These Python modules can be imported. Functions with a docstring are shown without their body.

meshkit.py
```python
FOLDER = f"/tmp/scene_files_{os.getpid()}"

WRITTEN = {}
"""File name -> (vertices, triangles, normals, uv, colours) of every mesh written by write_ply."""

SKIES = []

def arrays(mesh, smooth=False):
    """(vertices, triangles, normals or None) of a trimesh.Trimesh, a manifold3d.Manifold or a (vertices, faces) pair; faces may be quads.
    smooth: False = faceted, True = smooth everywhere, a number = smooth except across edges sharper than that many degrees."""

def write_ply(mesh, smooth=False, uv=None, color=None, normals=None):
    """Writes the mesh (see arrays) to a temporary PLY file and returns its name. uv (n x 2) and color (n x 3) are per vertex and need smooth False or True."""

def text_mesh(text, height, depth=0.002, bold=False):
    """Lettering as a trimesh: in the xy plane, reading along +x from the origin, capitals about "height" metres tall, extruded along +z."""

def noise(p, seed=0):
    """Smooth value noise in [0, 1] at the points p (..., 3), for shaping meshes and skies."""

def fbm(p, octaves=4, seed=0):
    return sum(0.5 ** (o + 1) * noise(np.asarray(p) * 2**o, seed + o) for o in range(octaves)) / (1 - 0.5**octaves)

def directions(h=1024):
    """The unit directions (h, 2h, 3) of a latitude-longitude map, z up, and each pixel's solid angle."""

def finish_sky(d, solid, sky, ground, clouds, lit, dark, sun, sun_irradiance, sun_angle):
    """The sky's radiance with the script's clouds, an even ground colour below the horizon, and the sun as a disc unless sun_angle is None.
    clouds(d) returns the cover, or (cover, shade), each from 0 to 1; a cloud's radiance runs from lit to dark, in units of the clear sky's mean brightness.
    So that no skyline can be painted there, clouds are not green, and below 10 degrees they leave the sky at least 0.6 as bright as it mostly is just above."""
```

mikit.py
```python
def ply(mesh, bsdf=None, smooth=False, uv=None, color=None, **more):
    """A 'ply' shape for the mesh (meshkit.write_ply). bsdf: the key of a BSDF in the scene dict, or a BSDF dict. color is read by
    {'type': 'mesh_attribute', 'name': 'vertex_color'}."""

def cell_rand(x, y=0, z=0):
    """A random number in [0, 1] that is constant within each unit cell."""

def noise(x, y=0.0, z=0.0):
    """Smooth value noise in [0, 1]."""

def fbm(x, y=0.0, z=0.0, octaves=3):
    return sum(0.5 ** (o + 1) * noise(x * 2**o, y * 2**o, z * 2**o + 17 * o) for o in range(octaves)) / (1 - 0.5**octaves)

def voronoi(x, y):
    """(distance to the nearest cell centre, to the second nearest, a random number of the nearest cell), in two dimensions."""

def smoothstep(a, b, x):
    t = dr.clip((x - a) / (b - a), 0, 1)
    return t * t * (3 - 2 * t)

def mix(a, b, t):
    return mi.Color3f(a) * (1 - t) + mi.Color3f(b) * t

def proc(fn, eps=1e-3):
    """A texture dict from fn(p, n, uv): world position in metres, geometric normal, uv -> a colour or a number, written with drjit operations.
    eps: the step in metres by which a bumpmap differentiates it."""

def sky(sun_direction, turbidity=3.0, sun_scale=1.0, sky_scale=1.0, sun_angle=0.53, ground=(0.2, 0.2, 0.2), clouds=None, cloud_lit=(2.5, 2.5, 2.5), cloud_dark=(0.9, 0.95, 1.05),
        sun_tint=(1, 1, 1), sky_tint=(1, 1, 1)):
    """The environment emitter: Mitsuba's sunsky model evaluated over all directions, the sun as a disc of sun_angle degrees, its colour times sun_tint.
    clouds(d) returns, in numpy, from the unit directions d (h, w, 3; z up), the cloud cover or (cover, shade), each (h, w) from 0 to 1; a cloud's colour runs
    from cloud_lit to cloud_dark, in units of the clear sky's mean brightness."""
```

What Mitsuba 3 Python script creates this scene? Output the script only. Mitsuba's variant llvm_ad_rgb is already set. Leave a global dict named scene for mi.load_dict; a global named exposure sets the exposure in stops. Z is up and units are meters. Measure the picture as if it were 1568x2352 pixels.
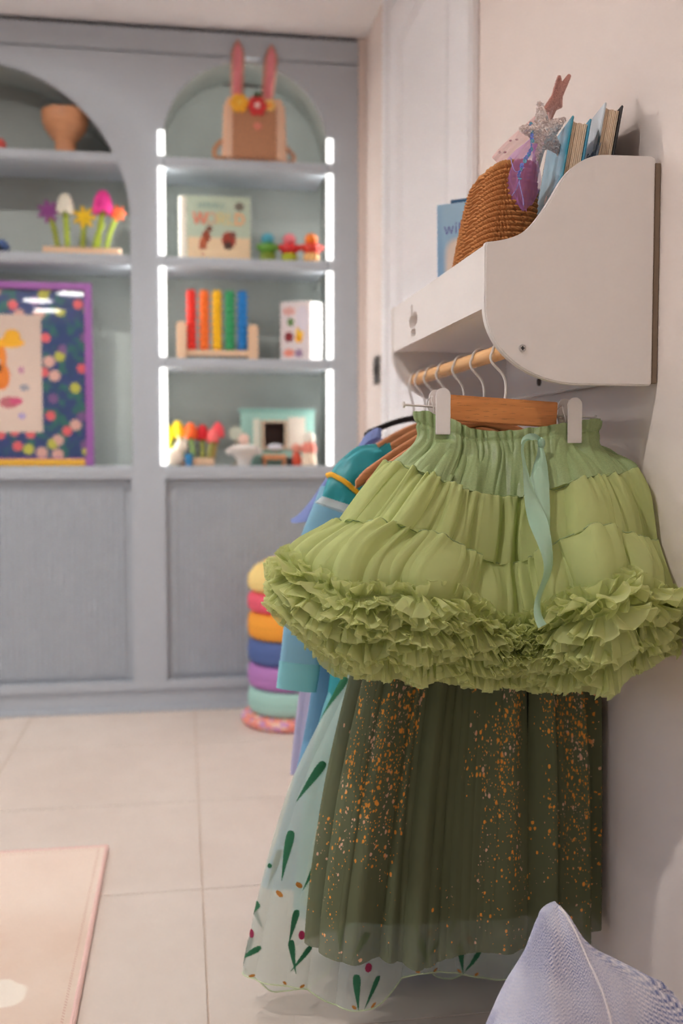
import math
import random

import drjit as dr
import manifold3d as m3
import mitsuba as mi
import numpy as np
import trimesh
from scipy.interpolate import Akima1DInterpolator, CubicSpline, PchipInterpolator
from scipy.spatial import ConvexHull
from shapely.geometry import Polygon, Point, box as sbox
from shapely.ops import unary_union

import meshkit
import mikit
from mikit import proc, noise, fbm, voronoi, cell_rand, smoothstep, mix

rng = np.random.default_rng(7)
T = mi.ScalarTransform4f
scene, labels = {}, {}

# ------------------------------------------------------------------ camera, sky, lamps, exposure
YAW, PITCH = math.radians(9.029), math.radians(3.278)
EYE = np.array([0.0, 0.0, 0.975])
FWD = np.array([math.sin(YAW) * math.cos(PITCH), math.cos(YAW) * math.cos(PITCH), -math.sin(PITCH)])
scene['camera'] = {
    'type': 'thinlens', 'fov': math.degrees(2 * math.atan(784 / 2287)), 'fov_axis': 'x',
    'aperture_radius': 0.0060, 'focus_distance': 1.43, 'near_clip': 0.05, 'far_clip': 60.0,
    'to_world': T().look_at(origin=EYE.tolist(), target=(EYE + FWD).tolist(), up=[0, 0, 1]),
}
exposure = 0.98
WARM = np.array([1.0, 0.95, 0.905])
LAMP_POWER = 780.0                 # radiance of a downlight's disc
LED_POWER = 18.0
scene['sky'] = mikit.sky([-0.6, -0.3, 0.74], turbidity=4.0, sun_scale=0.0, sky_scale=3.2, ground=(0.3, 0.3, 0.3))
CEIL, WALLX, BACKY = 2.55, 0.70, 3.80
DOWNLIGHTS = [(-0.70, 0.85, 1.0), (-2.3, 1.0, 0.35), (-0.70, 2.75, 0.95), (-2.2, 2.75, 0.7), (-1.05, -2.4, 0.3), (-1.45, -2.9, 0.3), (-1.45, -3.6, 0.3), (-2.15, -3.6, 0.3)]


# ------------------------------------------------------------------ helpers
def lin(r, g, b):
    c = np.array([r, g, b]) / 255.0
    return np.where(c <= 0.04045, c / 12.92, ((c + 0.055) / 1.055) ** 2.4).tolist()


def rgb(c):
    return {'type': 'rgb', 'value': [float(x) for x in c]}


def plastic(name, col, rough=0.5, spec=0.4, **kw):
    scene['m_' + name] = {'type': 'twosided', 'bsdf': {'type': 'principled', 'base_color': col if isinstance(col, dict) else rgb(lin(*col)), 'roughness': rough, 'specular': spec, **kw}}
    return 'm_' + name


def cloth(name, col, trans=0.5, opacity=None, rough=0.7, sheen=0.3):
    """Thin woven cloth: reflects and lets diffuse light through; opacity below 1 is the open weave of tulle."""
    b = {'type': 'principledthin', 'base_color': col if isinstance(col, dict) else rgb(lin(*col)), 'roughness': rough, 'diff_trans': trans, 'sheen': sheen, 'spec_trans': 0.0, 'eta': 1.3}
    scene['m_' + name] = b if opacity is None else {'type': 'mask', 'opacity': float(opacity), 'bsdf': b}
    return 'm_' + name


def numbered(key):
    if key not in scene and key not in labels:
        return key
    n = 1
    while f'{key}_{n:03d}' in scene or f'{key}_{n:03d}' in labels:
        n += 1
    return f'{key}_{n:03d}'


def thing(name, label=None, cat=None, group=None, kind=None):
    key = numbered(name)
    d = {}
    for a, b in (('label', label), ('category', cat), ('group', group), ('kind', kind)):
        if b:
            d[a] = b
    labels[key] = d
    return key


def put(name, mesh, mat, parent=None, smooth=False, label=None, cat=None, group=None, kind=None, **kw):
    key = numbered(f'{parent}__{name}' if parent else name)
    scene[key] = mesh if isinstance(mesh, dict) else mikit.ply(mesh, mat, smooth=smooth, **kw)
    d = {}
    for a, b in (('label', label), ('category', cat), ('group', group), ('kind', kind)):
        if b:
            d[a] = b
    if d:
        labels[key] = d
    return key


def hull(pts):
    pts = np.asarray(pts, float)
    h = ConvexHull(pts)
    m = trimesh.Trimesh(pts, h.simplices, process=True)
    m.fix_normals()
    return m


def cbox(lo, hi, c=0.002):
    """A box between two corners with chamfered edges."""
    lo, hi = np.asarray(lo, float), np.asarray(hi, float)
    c = min(c, 0.45 * float((hi - lo).min()))
    mid, h = (lo + hi) / 2, (hi - lo) / 2
    pts = []
    for sx in (-1, 1):
        for sy in (-1, 1):
            for sz in (-1, 1):
                s = np.array([sx, sy, sz])
                for k in range(3):
                    q = h - c
                    q[k] = h[k]
                    pts.append(mid + s * q)
    return hull(pts)


def place(mesh, o=(0, 0, 0), ex=(1, 0, 0), ey=(0, 1, 0), ez=(0, 0, 1)):
    m = mesh.copy()
    m.vertices = np.asarray(o) + mesh.vertices @ np.array([ex, ey, ez], float)
    return m


def rotz(deg):
    a = math.radians(deg)
    return dict(ex=(math.cos(a), math.sin(a), 0), ey=(-math.sin(a), math.cos(a), 0))


def grid(P, closed=False, flip=False):
    """A (n, m, 3) grid of points as a mesh; closed joins the first axis around. Returns (vertices, faces), uv."""
    n, m = P.shape[:2]
    i, j = np.meshgrid(np.arange(n if closed else n - 1), np.arange(m - 1), indexing='ij')
    i2 = (i + 1) % n
    q = np.stack([i * m + j, i2 * m + j, i2 * m + j + 1, i * m + j + 1], -1).reshape(-1, 4)
    if flip:
        q = q[:, ::-1]
    return P.reshape(-1, 3), np.vstack([q[:, [0, 1, 2]], q[:, [0, 2, 3]]])


def gmesh(P, closed=False, flip=False):
    v, f = grid(P, closed, flip)
    return trimesh.Trimesh(v, f, process=False)


def tube(points, r, sides=10, squash=1.0, up=None, caps=True):
    p = np.asarray(points, float)
    r = np.broadcast_to(np.asarray(r, float), (len(p),))
    t = np.gradient(p, axis=0)
    t /= np.linalg.norm(t, axis=1, keepdims=True) + 1e-12
    ref = np.array([0, 0, 1.0]) if up is None else np.asarray(up, float)
    a = np.cross(t, ref)
    bad = np.linalg.norm(a, axis=1) < 0.05
    a[bad] = np.cross(t[bad], [1.0, 0.02, 0])
    for k in range(1, len(a)):
        if a[k] @ a[k - 1] < 0:
            a[k] = -a[k]
    a /= np.linalg.norm(a, axis=1, keepdims=True) + 1e-12
    b = np.cross(t, a)
    ang = np.arange(sides) * 2 * np.pi / sides
    P = p[:, None] + r[:, None, None] * (np.cos(ang)[None, :, None] * a[:, None] + squash * np.sin(ang)[None, :, None] * b[:, None])
    v, f = grid(P.transpose(1, 0, 2), True)
    if caps:
        n = len(p)
        v = np.vstack([v, p[:1], p[-1:]])
        c0, c1 = len(v) - 2, len(v) - 1
        k = np.arange(sides)
        k2 = (k + 1) % sides
        f = np.vstack([f, np.stack([k2 * n, k * n, k * 0 + c0], 1), np.stack([k * n + n - 1, k2 * n + n - 1, k * 0 + c1], 1)])
    m = trimesh.Trimesh(v, f, process=False)
    m.fix_normals()
    return m


def spline(points, n):
    p = np.asarray(points, float)
    s = np.r_[0, np.cumsum(np.linalg.norm(np.diff(p, axis=0), axis=1))]
    return CubicSpline(s, p)(np.linspace(0, s[-1], n))


def lathe(profile, n=40, o=(0, 0, 0)):
    pr = np.asarray(profile, float)
    a = np.arange(n) * 2 * np.pi / n
    P = np.stack([pr[None, :, 0] * np.cos(a)[:, None], pr[None, :, 0] * np.sin(a)[:, None], np.broadcast_to(pr[None, :, 1], (n, len(pr)))], -1)
    m = gmesh(P + np.asarray(o), True)
    return m


def ball(c, r, sub=3, sc=(1, 1, 1)):
    m = trimesh.creation.icosphere(subdivisions=sub, radius=1.0)
    m.vertices = m.vertices * np.asarray(sc) * r + np.asarray(c)
    return m


def prism(poly, depth, o=(0, 0, 0), ex=(1, 0, 0), ey=(0, 0, 1), ez=(0, -1, 0), bevel=0.0):
    """A shapely polygon, extruded; its x and y run along ex and ey, its depth along ez."""
    polys = getattr(poly, 'geoms', [poly])
    ms = []
    for g in polys:
        if bevel > 0:
            cs = m3.CrossSection([np.array(g.exterior.coords)[:-1]] + [np.array(i.coords)[:-1] for i in g.interiors], m3.FillRule.EvenOdd)
            steps = [(0, bevel), (bevel, 0), (depth - bevel, 0), (depth, bevel)]
            try:
                body = m3.Manifold.extrude(cs, depth - 2 * bevel).translate([0, 0, bevel])
                inn = cs.offset(-bevel, m3.JoinType.Round)
                body = body + m3.Manifold.extrude(inn, depth)
                mm = body.to_mesh()
                ms.append(trimesh.Trimesh(mm.vert_properties[:, :3], mm.tri_verts, process=False))
                continue
            except Exception:
                pass
        ms.append(trimesh.creation.extrude_polygon(g, depth, engine='earcut'))
    m = trimesh.util.concatenate(ms)
    m.vertices = np.asarray(o) + m.vertices @ np.array([ex, ey, ez], float)
    m.fix_normals()
    return m


def cat(*ms):
    return trimesh.util.concatenate(list(ms))


def pnoise(u, k, t=0.0, seed=0):
    """Smooth noise, periodic in u (0..1) with about k swings around, in -1..1."""
    r = k / (2 * np.pi)
    u, t = np.broadcast_arrays(np.asarray(u, float), np.asarray(t, float))
    p = np.stack([np.cos(2 * np.pi * u) * r + 50, np.sin(2 * np.pi * u) * r + 50, t + 9.0], -1)
    return 2 * meshkit.noise(p, seed) - 1


def sharpen(x, p=0.7):
    return np.sign(x) * np.abs(x) ** p


class Loops:
    """A closed skin through rings of control points: levels (k, c, 3), evaluated at u in 0..1 around, v in 0..k-1 down."""

    def __init__(self, levels):
        L = np.asarray(levels, float)
        ref = L[-2]
        d = np.linalg.norm(np.roll(ref, -1, 0) - ref, axis=1)
        s = np.r_[0, np.cumsum(d)] / d.sum()
        self.s, self.L = s, L
        self.cs = [CubicSpline(s, np.vstack([l, l[:1]]), bc_type='periodic') for l in L]

    def base(self, u, v):
        """u (n,), v (m,) -> (n, m, 3)."""
        R = np.stack([c(u % 1.0) for c in self.cs], 0)
        return PchipInterpolator(np.arange(len(R)), R, axis=0)(v).transpose(1, 0, 2)

    def at(self, u, v):
        """Pairwise points: u, v of one shape."""
        R = np.stack([c(u.ravel() % 1.0) for c in self.cs], 0)
        vv = np.clip(v.ravel(), 0, len(R) - 1)
        P = PchipInterpolator(np.arange(len(R)), R, axis=0)(vv)
        return P[np.arange(len(vv)), np.arange(len(vv))].reshape(u.shape + (3,))


def normals(P, closed=True):
    du = (np.roll(P, -1, 0) - np.roll(P, 1, 0)) if closed else np.gradient(P, axis=0)
    dv = np.gradient(P, axis=1)
    n = np.cross(du, dv)
    return n / (np.linalg.norm(n, axis=-1, keepdims=True) + 1e-12)


def ridged(u, k, t=0.0, seed=0):
    """Folds with round crests and sharp valleys, about -1 to 1."""
    return 1.9 * np.abs(pnoise(u, k, t, seed)) ** 0.8 - 0.75


def outward(P):
    n = normals(P)
    c = P.mean(axis=0, keepdims=True)
    s = np.sign(np.sum((P - c)[..., :2] * n[..., :2], axis=(0, 1)).sum()) or 1.0
    return n * s


def wall_clip(P, lim=0.69):
    P = P.copy()
    x = P[..., 0]
    P[..., 0] = np.where(x > lim, lim + 0.004 * np.tanh((x - lim) / 0.02), x)
    return P
# ------------------------------------------------------------------ materials of the room
plastic('ceiling', (249, 247, 246), 0.9, 0.1)
plastic('wall', proc(lambda p, n, uv: mix(lin(230, 218, 211), lin(226, 213, 206), fbm(p.x * 3 + 7, p.y * 3, p.z * 3))), 0.75, 0.2)
plastic('white_paint', (245, 243, 244), 0.45, 0.4)
plastic('cabinet', (179, 186, 194), 0.5, 0.35)
plastic('room_dark', (112, 104, 98), 0.8, 0.2)
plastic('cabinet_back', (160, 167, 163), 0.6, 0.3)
plastic('dark_gap', (40, 38, 38), 0.9, 0.1)
plastic('grout', (202, 186, 172), 0.9, 0.1)
plastic('black', (28, 27, 28), 0.5)
plastic('bronze', (52, 47, 42), 0.4, 0.5)
scene['m_steel'] = {'type': 'roughconductor', 'material': 'Cr', 'alpha': 0.25}


def tile_col(p, n, uv):
    a = fbm(p.x * 3.1 + 4, p.y * 3.7 + 2, 0.3, 4)
    b = fbm(p.x * 17 + 4, p.y * 14 + 2, 1.3, 3)
    c = cell_rand(dr.floor((p.x - 0.035) / 0.6), dr.floor((p.y - 2.21) / 0.58), 3)
    return mix(lin(202, 188, 177), lin(219, 208, 198), dr.clip(a * 0.9 + b * 0.35 + c * 0.12 - 0.2, 0, 1))


plastic('tile', proc(tile_col), 0.55, 0.35)

# ------------------------------------------------------------------ the room
LEFTX, REARY = -3.6, -4.6
put('ceiling', cbox((LEFTX - .1, REARY - .1, CEIL), (WALLX + .1, 4.2, CEIL + 0.1), 0.001), 'm_ceiling', kind='structure')
# floor: a screed with single tiles laid on it
put('floor', cbox((LEFTX - .1, REARY - .1, -0.12), (WALLX + .1, 4.2, -0.004), 0.001), 'm_grout', kind='structure')
tile = cbox((0.0015, 0.0015, -0.006), (0.5985, 0.5785, 0.0), 0.0008)
tile_ply = mikit.ply(tile, 'm_tile')
for i in range(-6, 2):
    for j in range(-5, 3):
        x0, y0 = 0.035 + 0.6 * i, 2.21 + 0.58 * j
        x1, y1 = min(x0 + 0.6, WALLX + 0.05), min(y0 + 0.58, 3.83)
        if x0 < LEFTX - 0.3:
            continue
        d = dict(tile_ply)
        if x1 - x0 < 0.59 or y1 - y0 < 0.57:
            d = mikit.ply(cbox((x0 + .0015, y0 + .0015, -0.006), (x1 - .0015, y1 - .0015, 0), 0.0008), 'm_tile')
        else:
            d['to_world'] = T().translate([x0, y0, 0])
        put('tile', d, None, 'floor')
# right wall, solid behind the door
put('wall_right', cbox((WALLX, REARY - .1, -0.1), (WALLX + 0.12, 4.2, CEIL + .05), 0.0005), 'm_wall', kind='structure')
put('wall_back', cbox((LEFTX - .1, 4.12, -0.1), (WALLX + .1, 4.2, CEIL + .05), 0.0005), 'm_wall', kind='structure')
put('wall_rear', cbox((LEFTX - .1, REARY - .1, -0.1), (WALLX + .1, REARY, CEIL + .05), 0.0005), 'm_room_dark', kind='structure')
# left wall with two tall windows to the street
win = [(-1.6, 0.2), (1.0, 2.9)]
wl = sbox(REARY - .1, -0.1, 4.2, CEIL + .05)
for a, b in win:
    wl = wl.difference(sbox(a, 0.35, b, 2.2))
put('wall_left', prism(wl, 0.1, (LEFTX, 0, 0), (0, 1, 0), (0, 0, 1), (-1, 0, 0)), 'm_room_dark', kind='structure')
for a, b in win:
    w = thing('window_1', kind='structure') if a < 0 else thing('window_2', kind='structure')
    fr = sbox(a, 0.35, b, 2.2).difference(sbox(a + .05, .40, b - .05, 2.15)).union(sbox((a + b) / 2 - .025, .36, (a + b) / 2 + .025, 2.19))
    put('window_frame', prism(fr, 0.06, (LEFTX - .02, 0, 0), (0, 1, 0), (0, 0, 1), (-1, 0, 0)), 'm_white_paint', w)
# skirting board on the right wall, stopping at the door
put('baseboard_right', cbox((WALLX - .014, REARY, 0), (WALLX - .0005, 2.325, 0.09), 0.003), 'm_white_paint', kind='structure')
put('baseboard_right_end', cbox((WALLX - .014, 3.40, 0), (WALLX - .0005, 3.79, 0.09), 0.003), 'm_white_paint', kind='structure')

# ------------------------------------------------------------------ door in the right wall
door = thing('door_1', kind='structure')


def xplate(y0, y1, z0, z1, x0, x1, c=0.003):
    return cbox((x0, y0, z0), (x1, y1, z1), c)


DZ = 2.52
put('jamb', cat(xplate(2.33, 2.405, 0, DZ, WALLX - .02, WALLX - .0003), xplate(2.338, 2.39, 0, DZ - .01, WALLX - .026, WALLX - .019, .002)), 'm_white_paint', door)
put('jamb', cat(xplate(3.30, 3.385, 0, DZ, WALLX - .02, WALLX - .0003), xplate(3.315, 3.37, 0, DZ - .01, WALLX - .026, WALLX - .019, .002)), 'm_white_paint', door)
put('head', xplate(2.405, 3.30, DZ - .085, DZ, WALLX - .02, WALLX - .0003), 'm_white_paint', door)
leaf = sbox(2.412, .008, 3.293, DZ - .092)
inner = sbox(2.545, 1.12, 3.16, 2.29)
inner2 = sbox(2.545, .22, 3.16, 0.98)
leafm = prism(leaf.difference(inner).difference(inner2), 0.016, (WALLX - .0165, 0, 0), (0, 1, 0), (0, 0, 1), (1, 0, 0))
put('leaf', leafm, 'm_white_paint', door)
for q in (inner, inner2):
    a, b, c, d = q.bounds
    put('panel', cat(xplate(a, c, b, d, WALLX - .006, WALLX - .0005, .001), xplate(a + .05, c - .05, b + .05, d - .05, WALLX - .0115, WALLX - .005, .006),
                     prism(sbox(a, b, c, d).difference(sbox(a + .014, b + .014, c - .014, d - .014)), .008, (WALLX - .012, 0, 0), (0, 1, 0), (0, 0, 1), (1, 0, 0))), 'm_white_paint', door)
sw = thing('light_switch', 'dark bronze light switch plate on the wall between the white door and the cabinet', 'light switch')
put('plate', cbox((WALLX - .008, 3.525, 1.232), (WALLX - .0005, 3.612, 1.332), .003), 'm_bronze', sw)
put('toggle', cbox((WALLX - .016, 3.56, 1.265), (WALLX - .006, 3.577, 1.30), .003), 'm_bronze', sw)

# ------------------------------------------------------------------ downlights
scene['m_lamp_glass'] = {'type': 'diffuse', 'reflectance': rgb((.8, .8, .8))}
names = ['nearest the wall shelf', 'over the middle of the room', 'in front of the white door', 'in front of the tall arch', 'first of the row behind the viewer', 'second of the row behind the viewer', 'third of the row behind the viewer', 'far behind the viewer on the left']
for (x, y, pw), nm in zip(DOWNLIGHTS, names):
    big = y < 0
    R = .16 if big else .037
    d = thing('ceiling_downlight', ('wide round light panel on the ceiling ' if big else 'round recessed downlight in the ceiling ') + nm, 'downlight', 'ceiling downlights')
    put('trim_ring', lathe([(R + .001, -.0005), (R + .001, -.006), (R + .015, -.006), (R + .018, -.001), (R + .018, -.0002)], 40, (x, y, CEIL)), 'm_white_paint', d, smooth=30)
    k = np.arange(32) * 2 * np.pi / 32
    lz = CEIL - (.0062 if big else .002)
    disc = trimesh.Trimesh(np.vstack([np.stack([x + R * np.cos(k), y + R * np.sin(k), k * 0 + lz], 1), [[x, y, lz]]]), [[32, (i + 1) % 32, i] for i in range(32)], process=False)
    put('lens', disc, 'm_lamp_glass', d, emitter={'type': 'area', 'radiance': rgb(WARM * LAMP_POWER * pw * (.037 / R) ** 2)})

# ------------------------------------------------------------------ built-in cabinet
cab = thing('display_cabinet', 'tall blue-grey built-in cabinet with arched lit shelves and fluted doors', 'cabinet')
FY = BACKY                       # front plane of the face frame
LX0, LX1, RX0, RX1 = -1.285, -0.185, -0.0615, 0.5495
XL, XR = -2.9, 0.668
frame = sbox(XL, 0.085, XR, 2.445)
t = np.linspace(0, np.pi, 49)


def arch(x0, x1, z0, zs):
    r, c = (x1 - x0) / 2, (x0 + x1) / 2
    return Polygon([(x0, z0), (x1, z0)] + [(c + r * math.cos(a), zs + r * math.sin(a)) for a in t])


bayR, bayL = arch(RX0, RX1, .9335, 2.132), arch(LX0, LX1, .9335, 1.835)
doors = [(-1.285, -0.192), (-0.065, 0.60)]
cut = frame.difference(bayR).difference(bayL)
for a, b in doors:
    cut = cut.difference(sbox(a, .120, b, .886))
# a third bay further left, out of the picture
cut = cut.difference(arch(-2.75, -1.42, .9335, 1.7)).difference(sbox(-2.75, .12, -1.42, .886))
put('face_frame', prism(cut, .022, (0, FY + .022, 0), (1, 0, 0), (0, 0, 1), (0, -1, 0), bevel=.002), 'm_cabinet', cab)
put('cornice', cbox((XL, FY - .004, 2.449), (XR, FY + .02, 2.532), .002), 'm_cabinet', cab)
put('top_gap', cbox((XL, FY + .03, 2.532), (XR, FY + .05, CEIL - .0005), .001), 'm_dark_gap', cab)
put('scribe_strip', cbox((XR + .0005, FY + .006, 0.0), (WALLX - .0005, FY + .02, CEIL - .001), .001), 'm_wall', cab)
put('plinth', cbox((XL, FY + .012, 0.0), (XR, FY + .03, .084), .002), 'm_cabinet', cab)
put('toe_strip', cbox((XL, FY - .002, 0.0), (XR, FY + .011, .018), .002), 'm_cabinet', cab)
DEPTH = .27
for (a, b, z1, nm) in ((LX0, LX1, 2.44, 'L'), (RX0, RX1, 2.44, 'R')):
    put('back_panel', cbox((a - .03, FY + DEPTH, .9), (b + .03, FY + DEPTH + .012, z1), .001), 'm_cabinet_back', cab)
    for x in (a - .030, b + .016):
        put('side_panel', cbox((x, FY + .0225, .9), (x + .014, FY + DEPTH - .0005, 2.44), .001), 'm_cabinet_back', cab)
    # curved soffit behind the arch
    r, c, zs = (b - a) / 2, (a + b) / 2, (1.835 if nm == 'L' else 2.132)
    P = np.array([[[c + (r + dd) * math.cos(q), y, zs + (r + dd) * math.sin(q)] for dd, y in ((.015, FY + .0225), (.015, FY + DEPTH), (.022, FY + DEPTH), (.022, FY + .0225), (.015, FY + .0225))] for q in t])
    put('arch_soffit', gmesh(P), 'm_cabinet_back', cab, smooth=40)
    put('counter', cbox((a - .0, FY - .003, .902), (b + .0, FY + DEPTH - .001, .9335), .003), 'm_cabinet', cab)
    for z in ((2.046, 1.678) if nm == 'L' else (2.040, 1.676, 1.302)):
        put('shelf', cbox((a + .0015, FY + .002, z), (b - .0015, FY + DEPTH - .001, z + .036), .003), 'm_cabinet', cab)
# fluted doors: every reed is its own half-round strip
reed_pitch = 0.0204
a = np.linspace(0, np.pi, 9)
for a0, b0 in doors:
    d = put('door', cbox((a0 - .004, FY + .034, .116), (b0 + .004, FY + .046, .890), .001), 'm_cabinet', cab)
    n = int((b0 - a0 - .045) / reed_pitch)
    pts = [(-.0086 * math.cos(q), -.0120 * math.sin(q)) for q in a]
    reed = prism(Polygon(pts), .715, (0, 0, 0), (1, 0, 0), (0, 1, 0), (0, 0, 1))
    rp = mikit.ply(reed, 'm_cabinet', smooth=40)
    off = (b0 - a0 - (n - 1) * reed_pitch) / 2
    for k in range(n):
        rd = dict(rp)
        rd['to_world'] = T().translate([a0 + off + k * reed_pitch, FY + .0343, .138])
        put('reed', rd, None, d)
# light strips along the bay's front edges, one between each pair of shelves
scene['m_led'] = {'type': 'diffuse', 'reflectance': rgb((.8, .8, .8))}
led_soft = {'type': 'area', 'radiance': rgb(np.array([1.0, .98, .95]) * 1.25)}
led = {'type': 'area', 'radiance': rgb(np.array([1.0, .97, .93]) * LED_POWER)}
for x0 in (-.086, .5405):
    for z0, z1 in ((.936, 1.300), (1.341, 1.673), (1.715, 2.037), (2.079, 2.168)):
        m = cbox((x0 + .005, FY - .006, z0), (x0 + .0295, FY - .0005, z1), .002)
        put('light_strip', m, 'm_led', cab, emitter=led_soft, label='bright white vertical light strip')
# strips hidden on the inner sides of the bays light the shelves from the front corners
for z0, z1 in ((1.720, 2.040), (.94, 1.672)):
    put('hidden_strip', cbox((LX1 + .009, FY + .024, z0), (LX1 + .0155, FY + .036, z1), .001), 'm_led', cab, emitter=led)
for xx in (RX0 - .0155, RX1 + .009):
    for z0, z1 in ((.94, 1.298), (1.342, 1.672), (1.716, 2.036), (2.08, 2.165)):
        put('hidden_strip', cbox((xx, FY + .024, z0), (xx + .006, FY + .034, z1), .001), 'm_led', cab, emitter=led)

ar = np.linspace(.12, np.pi - .12, 40)
ca_, ra_ = (RX0 + RX1) / 2, (RX1 - RX0) / 2 + .008
am_ = tube([(ca_ + ra_ * math.cos(q), FY + .030, 2.132 + ra_ * math.sin(q)) for q in ar], .003, 6)
put('hidden_strip', am_, 'm_led', cab, emitter={'type': 'area', 'radiance': rgb(np.array([1.0, .97, .93]) * LED_POWER * .5)})

# ------------------------------------------------------------------ what stands in the cabinet
COL = {}


def paint(r, g, b, rough=.45):
    k = f'paint_{r}_{g}_{b}'
    if 'm_' + k not in scene:
        plastic(k, (r, g, b), rough)
    return 'm_' + k


WOODPALE = paint(226, 192, 160)
SZ = {'top': 2.0765, 'mid': 1.7125, 'low': 1.3385, 'cnt': .9340, 'Ltop': 2.0825, 'Lmid': 1.7145}

# --- rabbit bag
bx, by, bz = .277, 3.872, SZ['top']
bag = thing('rabbit_bag', 'woven straw backpack shaped like a rabbit with pink ears and a felt flower crown', 'bag')


def straw(p, n, uv):
    w = dr.sin(p.z * 900) * .5 + .5
    v = dr.sin(p.x * 420 + dr.floor(p.z * 143) * 3.14) * .5 + .5
    return mix(lin(150, 104, 78), lin(204, 152, 118), w * .6 + v * .4)


plastic('straw', proc(straw), .8, .15)
plastic('straw_pale', (232, 196, 170), .8, .15)
q = Polygon([(-.118, 0), (.118, 0), (.110, .20), (.096, .228), (-.096, .228), (-.110, .20)]).buffer(.004)
put('body', prism(q, .105, (bx, by + .045, bz + .004), bevel=.012), 'm_straw_pale', bag, smooth=40)
q2 = Polygon([(-.076, .012), (.076, .012), (.074, .205), (-.074, .205)]).buffer(.006)
put('front_panel', prism(q2, .01, (bx - .002, by - .0605, bz + .004), bevel=.003), 'm_straw', bag)
for s, (ex, top) in ((-1, (-.062, .425)), (1, (.048, .415))):
    tilt = .012 if s > 0 else -.002
    P = [(bx + ex, by - .01, bz + .215), (bx + ex + tilt * .6, by - .035, bz + .30), (bx + ex + tilt, by - .098, bz + top - .01), (bx + ex + tilt, by - .100, bz + top)]
    put('ear', tube(spline(P, 14), np.r_[.016, np.linspace(.024, .026, 10), .022, .015, .003], 16, .55, up=(0, 1, 0)), paint(178, 128, 112, .8), bag, smooth=True)
    P2 = [(x, y - .012, z) for x, y, z in P]
    put('ear_lining', tube(spline(P2, 14)[1:-1], np.r_[.008, np.linspace(.014, .016, 9), .012, .004], 12, .35, up=(0, 1, 0)), paint(214, 128, 136, .8), bag, smooth=True)


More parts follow.
